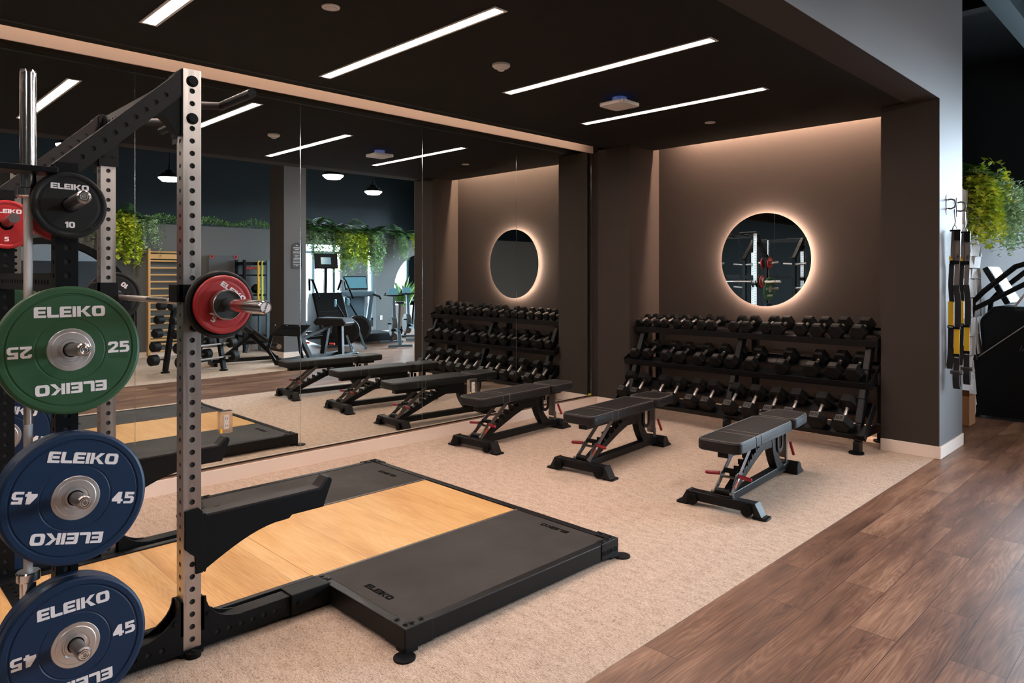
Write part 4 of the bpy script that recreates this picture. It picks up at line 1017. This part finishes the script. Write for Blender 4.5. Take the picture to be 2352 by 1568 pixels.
def plant(kind,label,c,out,spread,scale=1,group='trailing plants on the ledges',n=1.0):
    t=thing({'fern':'fern','pothos':'trailing_pothos','vine':'trailing_vine'}[kind],label,'plant',c,(0,0,0),group); b=MB()
    if kind=='fern': fern(b,(0,0,.02),int(26*n),.55*scale,out,spread); m=M['leafd']
    elif kind=='pothos': trailing(b,(0,0,.05),int(26*n),.75*scale,out,.078*scale,spread); m=M['leafy']
    else: trailing(b,(0,0,.05),int(34*n),.80*scale,out,.048*scale,spread); m=M['leafp']
    b.build('foliage',m,t)
    p=MB()
    for i in range(5): p.tube([(rnd(spread[0]),rnd(spread[1]),0),(rnd(spread[0]),rnd(spread[1]),.10)],.006,6)
    p.build('stems',M['leafd'],t)
O=(-1,0,0)
_m=mark()
# ledge opposite the mirrors (seen reflected behind the rack)
plant('fern','dark fern on the partition ledge, above the wooden wall bars',(3.30,4.15,2.50),O,(.05,.35),.9)
plant('pothos','yellow green pothos hanging over the partition beside the wall bars',(3.24,4.00,2.52),O,(.06,.20),1.25,n=1.5)
plant('vine','pale vine hanging to the right of the yellow pothos by the wall bars',(3.24,4.42,2.52),O,(.05,.10),.9)
plant('vine','pale vine hanging above the black arch',(3.24,3.60,2.52),O,(.05,.15),.8)
# ledge of the cardio partition
for i,(kind,y,l,sp,sc) in enumerate((('fern',8.6,'dark fern at the pillar end of the cardio partition ledge',.25,1.2),('vine',8.55,'pale vine at the pillar end of the cardio partition ledge',.20,1.0),
    ('fern',9.25,'dark fern rising over the cardio windows',.3,1.1),('pothos',9.35,'yellow green pothos over the middle of the cardio windows',.22,1.1),('vine',9.25,'pale vine trailing over the middle of the cardio windows',.25,1.25),
    ('pothos',9.85,'yellow green pothos over the dark panel of the cardio windows',.20,1.0),('fern',10.0,'dark fern at the right end over the cardio windows',.3,1.1),('vine',10.15,'long pale vine hanging at the right end of the cardio windows',.16,1.3),
    ('fern',11.0,'dark fern above the tall arch of the cardio partition',.2,.9),('pothos',11.45,'yellow green pothos above the tall arch',.12,.6),('vine',11.0,'pale vine left of the yellow pothos above the tall arch',.10,.8))):
    plant(kind,l,(4.56 if kind=='fern' else 4.48,y,2.5),O,(.05,sp),sc*1.15,n=1.2)
shift_since(_m,SX)
# ledge beside the right hand column
P=(1,-.3,0)
plant('pothos','yellow green foliage closest to the grey column at the right',(-1.90,8.80,2.50),P,(.06,.12),1.0,n=1.5)
plant('fern','dark leafy fern rising behind the grey column at the right',(-1.98,8.95,2.50),P,(.05,.25),.9,n=1.2)
plant('vine','pale feathery plant spilling over the shelf at the right edge',(-1.86,9.45,2.50),P,(.08,.25),1.1,n=2.2)
plant('fern','dark fern at the far end of the shelf at the right edge',(-1.98,9.9,2.50),P,(.05,.25),.8)
plant('vine','thin drooping plant farthest along the shelf at the right edge',(-1.86,10.45,2.50),P,(.06,.14),1.0)
b=MB(); b.box(-1.93,-1.78,9.14,12.5,2.42,2.50); struct('trim_10',b,M['plasticw'],.003)
_m=mark()
def moss(y0,y1,x,z):
    b=MB()
    for i in range(int((y1-y0)*420)):
        y=random.uniform(y0,y1); p=Vector((x+rnd(.07),y,z+random.uniform(0,.12+.05*math.sin(y*7)))); leaf(b,p,Vector((rnd(1)-.4,rnd(1),rnd(.8)+.4)),.05,.035)
    tag(b.build('moss_strip',M['leafm']),'green moss strip along the top of the partition beyond the wall bars','moss',kind='stuff')
moss(4.3,6.9,3.32,2.52); moss(-1.5,3.9,3.27,2.51) if 0 else None

# ================================================================== THE GYM SEEN IN THE MIRRORS
# wall bars
t=thing('wall_bars','pale wooden wall bars ladder against the partition','wall bars',(3.24,4.87,0))
for y in (-.45,.45):
    b=MB(); b.box(-.11,-.01,y-.02,y+.02,.02,2.03); b.build('side_post',M['pine'],t,.004)
zs=[1.97,1.80]+[1.80-.13*i for i in range(1,14)]
for i,z in enumerate(zs):
    b=MB(); b.cyl((-.075,-.43,z),(-.075,.43,z),.017,n=14); b.build('rung',M['pine'],t)
b=MB(); b.box(-.10,-.085,-.43,.43,1.84,1.93); b.build('top_board',M['pine'],t,.003)
b=MB(); b.box(-.10,-.085,-.43,.43,.30,.34); b.build('lower_board',M['pine'],t,.003)
# hanging mat
t=thing('exercise_mat','dark exercise mat hanging from two red rings on the partition','mat',(3.215,5.82,1.93))
b=MB(); b.prism(rpoly(-.30,.30,-.95,0,.03),0,-.045,-.03); b.build('mat',M['slate'],t)
for y in (-.24,.24):
    b=MB(); b.lathe([(-.05+.008*math.cos(a*PI/4),.028+.008*math.sin(a*PI/4)) for a in range(9)],0,20); o=b.build('ring',M['bandred'],t); o.location=(0,y,-.03)
    b=MB(); b.cyl((0,y,0),(-.06,y,-.02),.006,n=8); b.build('hook',M['black'],t)
# storage rack with bands
t=thing('storage_rack','tall dark storage rack against the partition next to the pillar','rack',(2.95,6.30,0))
for x in (-.18,.18):
    for y in (-.24,.24):
        b=MB(); b.box(x-.025,x+.025,y-.025,y+.025,0,1.84); b.build('post',M['steelblue'] if y>0 else M['black'],t,.003)
for z in (.30,.72,1.12,1.52):
    b=MB(); b.box(-.2,.2,-.24,.24,z,z+.03); b.build('shelf',M['black'],t,.002)
b=MB(); b.box(-.2,.2,-.25,.25,1.74,1.80); b.build('top_rail',M['black'],t,.002)
for i,y in enumerate((.05,.13)):
    q=thing('resistance_band',('yellow' if i==0 else 'lime')+' resistance band draped over the storage rack','band',(2.76,6.30+y,1.78),(0,0,0),'resistance bands')
    b=MB(); b.tube([(-.02,-.02,-.9),(-.03,-.025,0),(.0,0,.035),(.03,.02,0),(.02,.02,-.85)],.016,8); b.build('loop',M['bandlime'] if i else M['yellow'],q)
for i in range(4):
    q=thing('hand_grip_tube','red exercise tube on the storage rack, %s from its left'%ordn[i],'exercise tube',(2.80,6.10+.07*i,1.68),(0,0,0),'red tubes on the storage rack')
    b=MB(); b.tube([(0,-.04,.02),(-.03,0,-.03),(0,.04,.02)],.014,8); b.build('tube',M['bandred'],q)
for i,(y,z) in enumerate(((-.12,1.26),(.08,1.26),(-.10,.86),(.10,.86))):
    q=thing('medicine_ball','dark medicine ball on the storage rack, '+['upper left','upper right','lower left','lower right'][i],'ball',(2.94,6.30+y,z),(0,0,0),'medicine balls')
    b=MB(); b.sphere((0,0,0),.095,24,16); b.build('ball',M['blackp'],q); b=MB(); b.lathe([(-.015,.0958),(.015,.0958)],2,24); b.build('stripe',M['blue'],q)
# fixed barbell rack on the opposite carpet
t=thing('barbell_rack','black A frame rack of fixed barbells on the opposite carpet','rack',(.62,4.30,0),(0,0,math.radians(-20)))
for y in (-.30,.30):
    b=MB()
    for s in (-1,1): b.beam((s*.30,y,.03),(s*.07,y,1.15),.06,.07,(0,1,0))
    b.box(-.1,.1,y-.03,y+.03,1.12,1.18); b.build('a_frame',M['frame'],t,.004)
    for s in (-1,1):
        b=MB(); b.cyl((s*.30,y,0),(s*.30,y,.02),.065,n=24); b.build('foot_pad',M['black'],t)
        for k in range(5):
            q=k/4; x=s*(.31-.045*k)-s*.0; z=.22+.21*k
            b=MB(); b.box(min(x,x-s*.09),max(x,x-s*.09),y-.02,y+.02,z-.035,z-.022); b.box(min(x,x+s*.012),max(x,x+s*.012),y-.02,y+.02,z-.035,z+.01); b.build('cradle',M['frame'],t)
b=MB(); b.box(-.03,.03,-.30,.30,.14,.20); b.build('cross_beam',M['frame'],t)
ra=math.radians(-20)
for k in range(5):
    for s in (-1,1):
        x=s*(.355-.045*k)-s*.05; z=.22+.21*k
        wx,wy=.62+x*math.cos(ra),4.30+x*math.sin(ra)
        q=thing('fixed_barbell','round headed fixed barbell, %s from the bottom on the %s side of its rack'%(ordn[k],'mirror' if s<0 else 'far'),'barbell',(wx,wy,z),(0,0,ra),'fixed barbells')
        b=MB(); b.cyl((0,-.46,0),(0,.46,0),.015,n=16); b.build('bar',M['chrome2'],q)
        for e in (-1,1):
            b=MB(); r=.085-.006*k; b.lathe([(e*.44,.02),(e*.44,r*.8),(e*.455,r),(e*.555,r),(e*.57,r*.8),(e*.57,0)],1,28); b.build('head',M['blackp'],q)
# hyperextension bench
t=thing('hyperextension_bench','black angled back extension bench in front of the pillar','exercise bench',(1.10,5.35,0),(0,0,math.radians(10)))
b=MB(); b.beam((0,-.55,.07),(0,.55,.07),.06,.06); b.beam((0,.50,.07),(0,-.05,.62),.06,.07,(0,1,1)); b.beam((0,-.45,.07),(0,.10,.50),.05,.05,(0,1,1)); b.build('frame',M['frame'],t,.004)
for y in (-.55,.55):
    b=MB(); b.box(-.24,.24,y-.03,y+.03,0,.06); b.build('cross_foot',M['frame'],t,.004)
for s in (-1,1):
    b=MB(); b.M=Matrix.Translation((s*.11,-.10,.66))@Matrix.Rotation(math.radians(-38),4,'X'); b.box(-.09,.09,-.19,.19,-.04,.04); b.build('hip_pad',M['vinyl'],t,.02)
b=MB(); b.M=Matrix.Translation((0,.18,.50))@Matrix.Rotation(math.radians(-38),4,'X'); b.box(-.16,.16,-.20,.20,-.03,.03); b.build('leg_pad',M['vinyl'],t,.02)
b=MB(); b.cyl((-.20,.50,.28),(.20,.50,.28),.05); b.cyl((.20,.50,.28),(.225,.50,.28),.045); b.build('ankle_roller',M['vinyl'],t,.01)
b=MB(); b.cyl((-.235,.50,.28),(-.20,.50,.28),.045); b.build('roller_cap',M['chrome'],t,.004)
# glute ham developer
t=thing('glute_ham_bench','wide black glute ham bench with a ribbed footplate beside the wood aisle','exercise machine',(.30,6.35,0),(0,0,math.radians(-22)))
for s in (-1,1):
    b=MB(); b.beam((s*.22,-.80,.09),(s*.22,.70,.09),.07,.08); b.build('rail',M['frame'],t,.004)
    b=MB(); b.beam((s*.20,.30,.12),(s*.14,.36,.66),.09,.07,(0,1,0)); b.build('pad_post',M['frame'],t,.006)
    b=MB(); b.cyl((s*.22,-.05,.34),(s*.32,-.05,.34),.018,n=12); b.build('red_grip',M['bandred'],t)
    b=MB(); b.cyl((s*.22,.72,.07),(s*.26,.72,.07),.05,n=20); b.build('wheel',M['plasticw'],t)
b=MB(); b.M=Matrix.Translation((0,.35,.70)); b.prism([(-.36,-.02),(-.28,.07),(.28,.07),(.36,-.02),(.30,-.07),(-.30,-.07)],1,-.15,.15); b.build('thigh_pad',M['vinyl'],t,.02)
b=MB(); b.beam((0,-.30,.12),(0,-.62,.60),.08,.06,(1,0,0)); b.beam((0,-.55,.45),(0,.25,.62),.05,.05,(1,0,0)); b.build('arm',M['frame'],t,.004)
b=MB(); b.M=Matrix.Translation((0,-.78,.62))@Matrix.Rotation(math.radians(28),4,'X')
b.box(-.30,.30,-.16,.16,-.012,.012)
for k in range(7): b.box(-.28,.28,-.145+.045*k,-.130+.045*k,.012,.020)
b.build('footplate',M['black'],t,.003)
for x in (-.25,0,.25):
    for y in (-.88,-.68):
        b=MB(); b.sphere((x,y,.655+(y+.78)*-.5),.010,10,6); b.build('footplate_bolt',M['chrome'],t)
b=MB(); b.tube([(-.30,-.80,.06),(-.34,-.95,.30),(-.28,-.92,.55)],.03,10); b.tube([(.30,-.80,.06),(.34,-.95,.30),(.28,-.92,.55)],.03,10); b.build('curved_strut',M['frame'],t)
b=MB(); b.box(-.3,.3,.66,.74,.03,.11); b.box(-.3,.3,-.84,-.76,.03,.11); b.build('cross_foot',M['frame'],t,.004)
# rowers / bikes
def fan(b,c,r,w,ax=1,n=40):
    b.M=Matrix.Translation(c); b.lathe([(-w/2,0),(-w/2,r*.82),(-w/2+.02,r),(w/2-.02,r),(w/2,r*.82),(w/2,0)],ax,n); b.M=None
def rower(loc,rot,label):
    t=thing('rowing_machine',label,'rowing machine',loc,(0,0,rot),'rowing machines')
    b=MB(); fan(b,(0,0,.42),.27,.14,0); b.build('flywheel_housing',M['blackp'],t)
    b=MB(); b.M=Matrix.Translation((0,0,.42)); b.lathe([(-.04,.272),(.04,.272)],0,40); b.build('flywheel_mesh',M['grey'],t)
    b=MB(); b.beam((0,-.1,.33),(0,-1.9,.22),.07,.06); b.build('monorail',M['frame'],t)
    b=MB(); b.beam((-.03,0,.40),(-.15,.12,.03),.04,.04,(1,0,0)); b.beam((.03,0,.40),(.15,.12,.03),.04,.04,(1,0,0)); b.beam((0,-1.85,.22),(0,-1.9,.02),.05,.05,(1,0,0)); b.box(-.24,.24,.10,.15,0,.04); b.build('leg',M['steelblue'],t)
    b=MB(); b.box(-.12,.12,-1.1,-.92,.34,.38); b.build('seat',M['vinyl'],t,.015)
    b=MB(); b.beam((0,.02,.60),(0,-.18,.95),.03,.03,(1,0,0)); b.build('monitor_arm',M['black'],t)
    b=MB(); b.M=Matrix.Translation((0,-.20,.98)); b.box(-.10,.10,-.015,.015,-.07,.07); b.build('monitor',M['screen'],t,.005)
def bike(loc,rot,label):
    t=thing('exercise_bike',label,'exercise bike',loc,(0,0,rot),'exercise bikes')
    b=MB(); fan(b,(0,.42,.36),.24,.14,0); b.build('flywheel_housing',M['blackp'],t)
    b=MB(); b.M=Matrix.Translation((0,.42,.36)); b.lathe([(-.05,.243),(.05,.243)],0,40); b.build('flywheel_mesh',M['grey'],t)
    b=MB(); b.beam((0,.40,.34),(0,-.25,.30),.06,.10); b.beam((0,-.25,.28),(0,-.35,.06),.06,.07,(1,0,0)); b.box(-.26,.26,-.40,-.34,.01,.06); b.box(-.26,.26,.62,.68,.01,.06); b.beam((0,.42,.30),(0,.66,.05),.06,.06,(1,0,0)); b.build('frame',M['steelblue'],t,.004)
    b=MB(); b.beam((0,-.18,.30),(0,-.30,.92),.045,.045,(1,0,0)); b.build('seat_post',M['steelblue'],t)
    b=MB(); b.prism([(-.06,-.48),(-.10,-.44),(-.10,-.34),(-.03,-.14),(.03,-.14),(.10,-.34),(.10,-.44),(.06,-.48)],2,.93,.975); b.build('saddle',M['vinyl'],t,.012)
    b=MB(); b.beam((0,.30,.36),(0,.40,1.05),.06,.06,(1,0,0)); b.build('handlebar_post',M['steelblue'],t)
    b=MB(); b.tube([(-.22,.18,1.14),(-.22,.34,1.10),(-.10,.42,1.08),(.10,.42,1.08),(.22,.34,1.10),(.22,.18,1.14)],.016,10); b.build('handlebar',M['black'],t)
    b=MB(); b.box(-.10,.10,.44,.47,1.10,1.24); b.build('monitor',M['screen'],t,.006)
    b=MB(); b.cyl((-.12,.05,.34),(.12,.05,.34),.03,n=16); b.cyl((-.10,.05,.34),(-.115,.05,.34),.09,n=24); b.box(-.20,-.12,.0,.10,.18,.21); b.box(.12,.20,.0,.10,.47,.50); b.build('crank',M['black'],t)
rower((1.95,8.15,0),math.radians(25),'rowing machine with a large black flywheel near the pillar')
rower((1.45,7.55,0),math.radians(35),'rowing machine behind the glute ham bench')
bike((1.75,9.0,0),math.radians(-65),'exercise bike nearest the dark window panel')
bike((2.75,10.15,0),math.radians(-70),'exercise bike in front of the tall arch')
bike((3.2,11.1,0),math.radians(-70),'exercise bike at the right side of the tall arch')
# treadmill and stepper in front of the windows
def treadmill(loc,rot,label):
    t=thing('treadmill',label,'treadmill',loc,(0,0,rot),'treadmills')
    b=MB(); b.box(-.42,.42,-1.0,.85,.06,.22); b.build('deck',M['frame'],t,.02)
    b=MB(); b.box(-.27,.27,-.98,.60,.22,.228); b.build('belt',M['rubdark'],t)
    for s in (-1,1):
        b=MB(); b.beam((s*.38,.70,.2),(s*.40,.42,1.12),.08,.10,(1,0,0)); b.build('upright',M['steelblue'],t,.01)
        b=MB(); b.tube([(s*.40,.45,1.08),(s*.40,-.05,1.02),(s*.38,-.12,.98)],.025,10); b.build('handrail',M['black'],t)
    b=MB(); b.prism([(-.44,1.05),(-.30,1.02),(.30,1.02),(.44,1.05),(.44,1.15),(-.44,1.15)],1,.30,.55); b.box(-.26,.26,.50,.66,.50,1.08); b.build('console_base',M['steelblue'],t,.02)
    b=MB(); b.M=Matrix.Translation((0,.48,1.34))@Matrix.Rotation(math.radians(-18),4,'X'); b.box(-.30,.30,-.02,.02,-.16,.18); b.build('console',M['black'],t,.01)
    b=MB(); b.M=Matrix.Translation((0,.48,1.34))@Matrix.Rotation(math.radians(-18),4,'X'); b.box(-.27,.27,-.024,-.020,-.13,.15); b.build('screen',M['screen'],t)
treadmill((3.45,9.25,0),math.radians(-80),'treadmill with a pale blue console in front of the cardio windows')
t=thing('stair_stepper','tall dark stair machine reflected beside the pillar, small screen on top','exercise machine',(2.95,8.05,0),(0,0,math.radians(-75)))
b=MB(); b.prism([(-.6,.05),(-.6,.35),(.15,1.15),(.45,1.15),(.6,.9),(.6,.05)],0,-.34,.34); b.build('body',M['frame'],t,.03)
for k in range(4):
    b=MB(); b.box(-.27,.27,-.62+.2*k,-.42+.2*k,.30+.2*k,.36+.2*k); b.build('step',M['rubber'],t)
for s in (-1,1):
    b=MB(); b.tube([(s*.36,-.55,1.05),(s*.36,.0,1.42),(s*.36,.30,1.45),(s*.32,.45,1.2)],.025,10); b.build('handrail',M['black'],t)
b=MB(); b.beam((0,.35,1.12),(0,.30,1.72),.10,.06,(1,0,0)); b.build('console_post',M['black'],t)
b=MB(); b.M=Matrix.Translation((0,.27,1.85))@Matrix.Rotation(math.radians(-15),4,'X'); b.box(-.26,.26,-.03,.03,-.17,.17); b.build('console',M['black'],t,.01)
b=MB(); b.M=Matrix.Translation((0,.27,1.85))@Matrix.Rotation(math.radians(-15),4,'X'); b.box(-.10,.12,-.034,-.030,-.08,.08); b.build('screen',M['screen'],t)
# sign on the pillar
t=thing('arched_sign','small dark arched notice with pale lines on the pillar','sign',(1.37,6.44,1.655))
pts=[(-.105,0),(-.105,.39)]+[(.105*math.cos(PI-PI*i/14),.39+.105*math.sin(PI-PI*i/14)) for i in range(1,14)]+[(.105,.39),(.105,0)]
b=MB(); b.prism(pts,0,-.012,0); b.build('plate',M['slate'],t)
b=MB(); bp=[(p[0]*.93,.012+p[1]*.955) for p in pts]; bq=[(p[0]*.88,.018+p[1]*.93) for p in pts]
for i in range(len(pts)):
    j=(i+1)%len(pts); x=-.0125; b.add([(x,bp[i][0],bp[i][1]),(x,bp[j][0],bp[j][1]),(x,bq[j][0],bq[j][1]),(x,bq[i][0],bq[i][1])],[(0,1,2,3),(3,2,1,0)])
b.build('border_line',M['letter'],t)
b=MB(); random.seed(11)
for z,w,h in ((.43,.03,.012),(.385,.15,.014),(.355,.08,.012),(.315,.15,.007),(.295,.16,.007),(.255,.10,.006),(.235,.06,.006),(.215,.08,.006),(.19,.12,.006),(.165,.15,.006),(.14,.15,.006),(.115,.16,.006),(.075,.13,.006),(.055,.04,.006)):
    b.box(-.0128,-.012,-w/2,w/2,z,z+h)
b.build('notice_lines',M['letter'],t)
# wall socket and pot by the tall arch
b=MB(); b.box(4.492,4.5,10.42,10.50,.38,.50); tag(b.build('wall_socket',M['plasticw'],None,.003),'white wall socket low on the cardio partition left of the tall arch','outlet')
t=thing('potted_plant','spiky plant in a pale stone pot inside the tall arch','potted plant',(5.3,11.75,0))
b=MB(); b.lathe([(0,.0),(0,.20),(.70,.26),(.70,.23),(.62,.22),(.62,0)],2,36); b.build('pot',M['pot'],t)
b=MB()
for i in range(60):
    a=random.uniform(0,2*PI); d=Vector((math.cos(a)*random.uniform(.2,1),math.sin(a)*random.uniform(.2,1),random.uniform(.6,1.6))); leaf(b,Vector((rnd(.1),rnd(.1),.62)),d,random.uniform(.5,1.0),.05)
b.build('foliage',M['leafm'],t)
shift_since(_m,SX)
t=thing('exit_sign','green lit exit sign on the far dark wall behind the racks','exit sign',(-3.0,-5.98,3.1))
b=MB(); b.box(-.16,.16,0,.03,-.10,.10); b.build('housing',M['black'],t)
b=MB()
x=.12                                                      # EXIT, read from inside the room (facing +y)
for ch in 'EXIT':
    if ch=='E': b.box(x-.045,x-.03+.02,.031,.033,-.06,-.04) ; b.box(x-.01,x,.031,.033,-.06,.06); b.box(x-.045,x,.031,.033,.04,.06); b.box(x-.04,x,.031,.033,-.01,.01); b.box(x-.045,x,.031,.033,-.06,-.04)
    if ch=='X': b.beam((x,.032,-.06),(x-.045,.032,.06),.002,.016,(1,0,0)); b.beam((x-.045,.032,-.06),(x,.032,.06),.002,.016,(1,0,0))
    if ch=='I': b.box(x-.028,x-.014,.031,.033,-.06,.06)
    if ch=='T': b.box(x-.045,x,.031,.033,.04,.06); b.box(x-.030,x-.015,.031,.033,-.06,.06)
    x-=.062
b.build('lettering',M['exit'],t)

# ================================================================== RIGHT EDGE
t=thing('stair_climber','large black stair climber with sloping handrails at the right edge','exercise machine',(0,8.9,0))
b=MB(); b.prism([(-1.90,0.03),(-1.90,.62),(-1.43,1.02),(-.9,1.35),(-.3,1.35),(-.3,.03)],1,0,.05); b.prism([(-1.90,0.03),(-1.90,.62),(-1.43,1.02),(-.9,1.35),(-.3,1.35),(-.3,.03)],1,.75,.80); b.box(-1.85,-.35,.05,.75,.04,.5); b.build('side_shroud',M['black'],t,.006)
b=MB(); b.tube([(-1.90,-.008,.60),(-1.43,-.008,1.005),(-.9,-.008,1.335)],.006,8); b.build('shroud_trim',M['chrome2'],t)
for y in (-.03,.83):
    b=MB(); b.tube([(-1.86,y,.62),(-1.90,y,1.0),(-1.88,y,1.24),(-1.78,y,1.36),(-1.50,y,1.62),(-1.38,y,1.66),(-.9,y,1.66)],.028,12); b.build('handrail',M['black'],t)
b=MB(); b.tube([(-1.92,-.05,.95),(-1.88,-.05,1.16),(-1.40,-.05,1.45),(-1.0,-.05,1.6)],.026,12); b.build('lower_handrail',M['black'],t)
b=MB(); b.prism([(-1.82,.6),(-1.85,1.05),(-1.72,1.20),(-1.2,1.20),(-1.2,.9)],1,.08,.70); b.build('console_base',M['frame'],t,.04)
b=MB(); b.M=Matrix.Translation((-1.70,.4,1.42))@Matrix.Rotation(math.radians(-28),4,'Y'); b.box(-.03,.03,-.28,.28,-.22,.22); b.build('console',M['frame'],t,.01)
b=MB(); b.M=Matrix.Translation((-1.70,.4,1.42))@Matrix.Rotation(math.radians(-28),4,'Y'); b.box(.030,.034,-.25,.25,-.18,.20); b.build('screen',M['plasticw'],t)
for i in range(3):
    b=MB(); b.tube([(-1.52+.12*i,.02,1.20),(-1.40+.12*i,.02,1.38),(-1.25+.12*i,.02,1.42)],.012,8); b.build('grip_rail',M['chrome2'],t)
b=MB()                                                    # partly visible script lettering on the shroud
for i,(x,h) in enumerate(((-1.47,.06),(-1.45,.03),(-1.43,.06),(-1.41,.035),(-1.385,.06))):
    b.beam((x,-.004,.74),(x+.018,-.004,.74+h),.0015,.006,(1,0,0))
b.build('script_lettering',M['grey'],t)
t=thing('cardboard_box','brown cardboard box on the wood floor behind the column','box',(-1.88,8.42,0))
b=MB(); b.box(-.10,.09,-.12,.12,0,.30); b.build('carton',M['card'],t,.003)
b=MB(); b.add([(-.10,-.12,.30),(.09,-.12,.30),(.10,-.17,.37),(-.11,-.17,.37)],[(0,1,2,3),(3,2,1,0)]); b.build('flap',M['card'],t)
t=thing('air_duct','ribbed silver air duct under the dark hall ceiling','duct',(-1.0,9.0,4.62))
b=MB(); pr=[]
for i in range(80): pr+= [(-2+i*.1,.30),(-2+i*.1+.05,.315)]
b.lathe(pr,1,40); b.build('duct_pipe',M['duct'],t)
for y in (-1.5,.5,2.5):
    b=MB(); b.lathe([(y,.325),(y+.04,.325)],1,40); b.build('hanger_band',M['steelblue'],t)
b=MB(); b.box(-1.75,-1.55,7.0,13.5,4.40,4.60); struct('trim_11',b,M['steelblue'])
b=MB(); b.box(-6,7,9.8,10.0,4.70,4.96); struct('trim_12',b,M['paint_navy'])

# second rack, seen only in the round mirror
r2=dup(rack,(2*BX,-.04,0),(0,0,PI),'half rack standing back to back behind the first, seen in the round mirror')
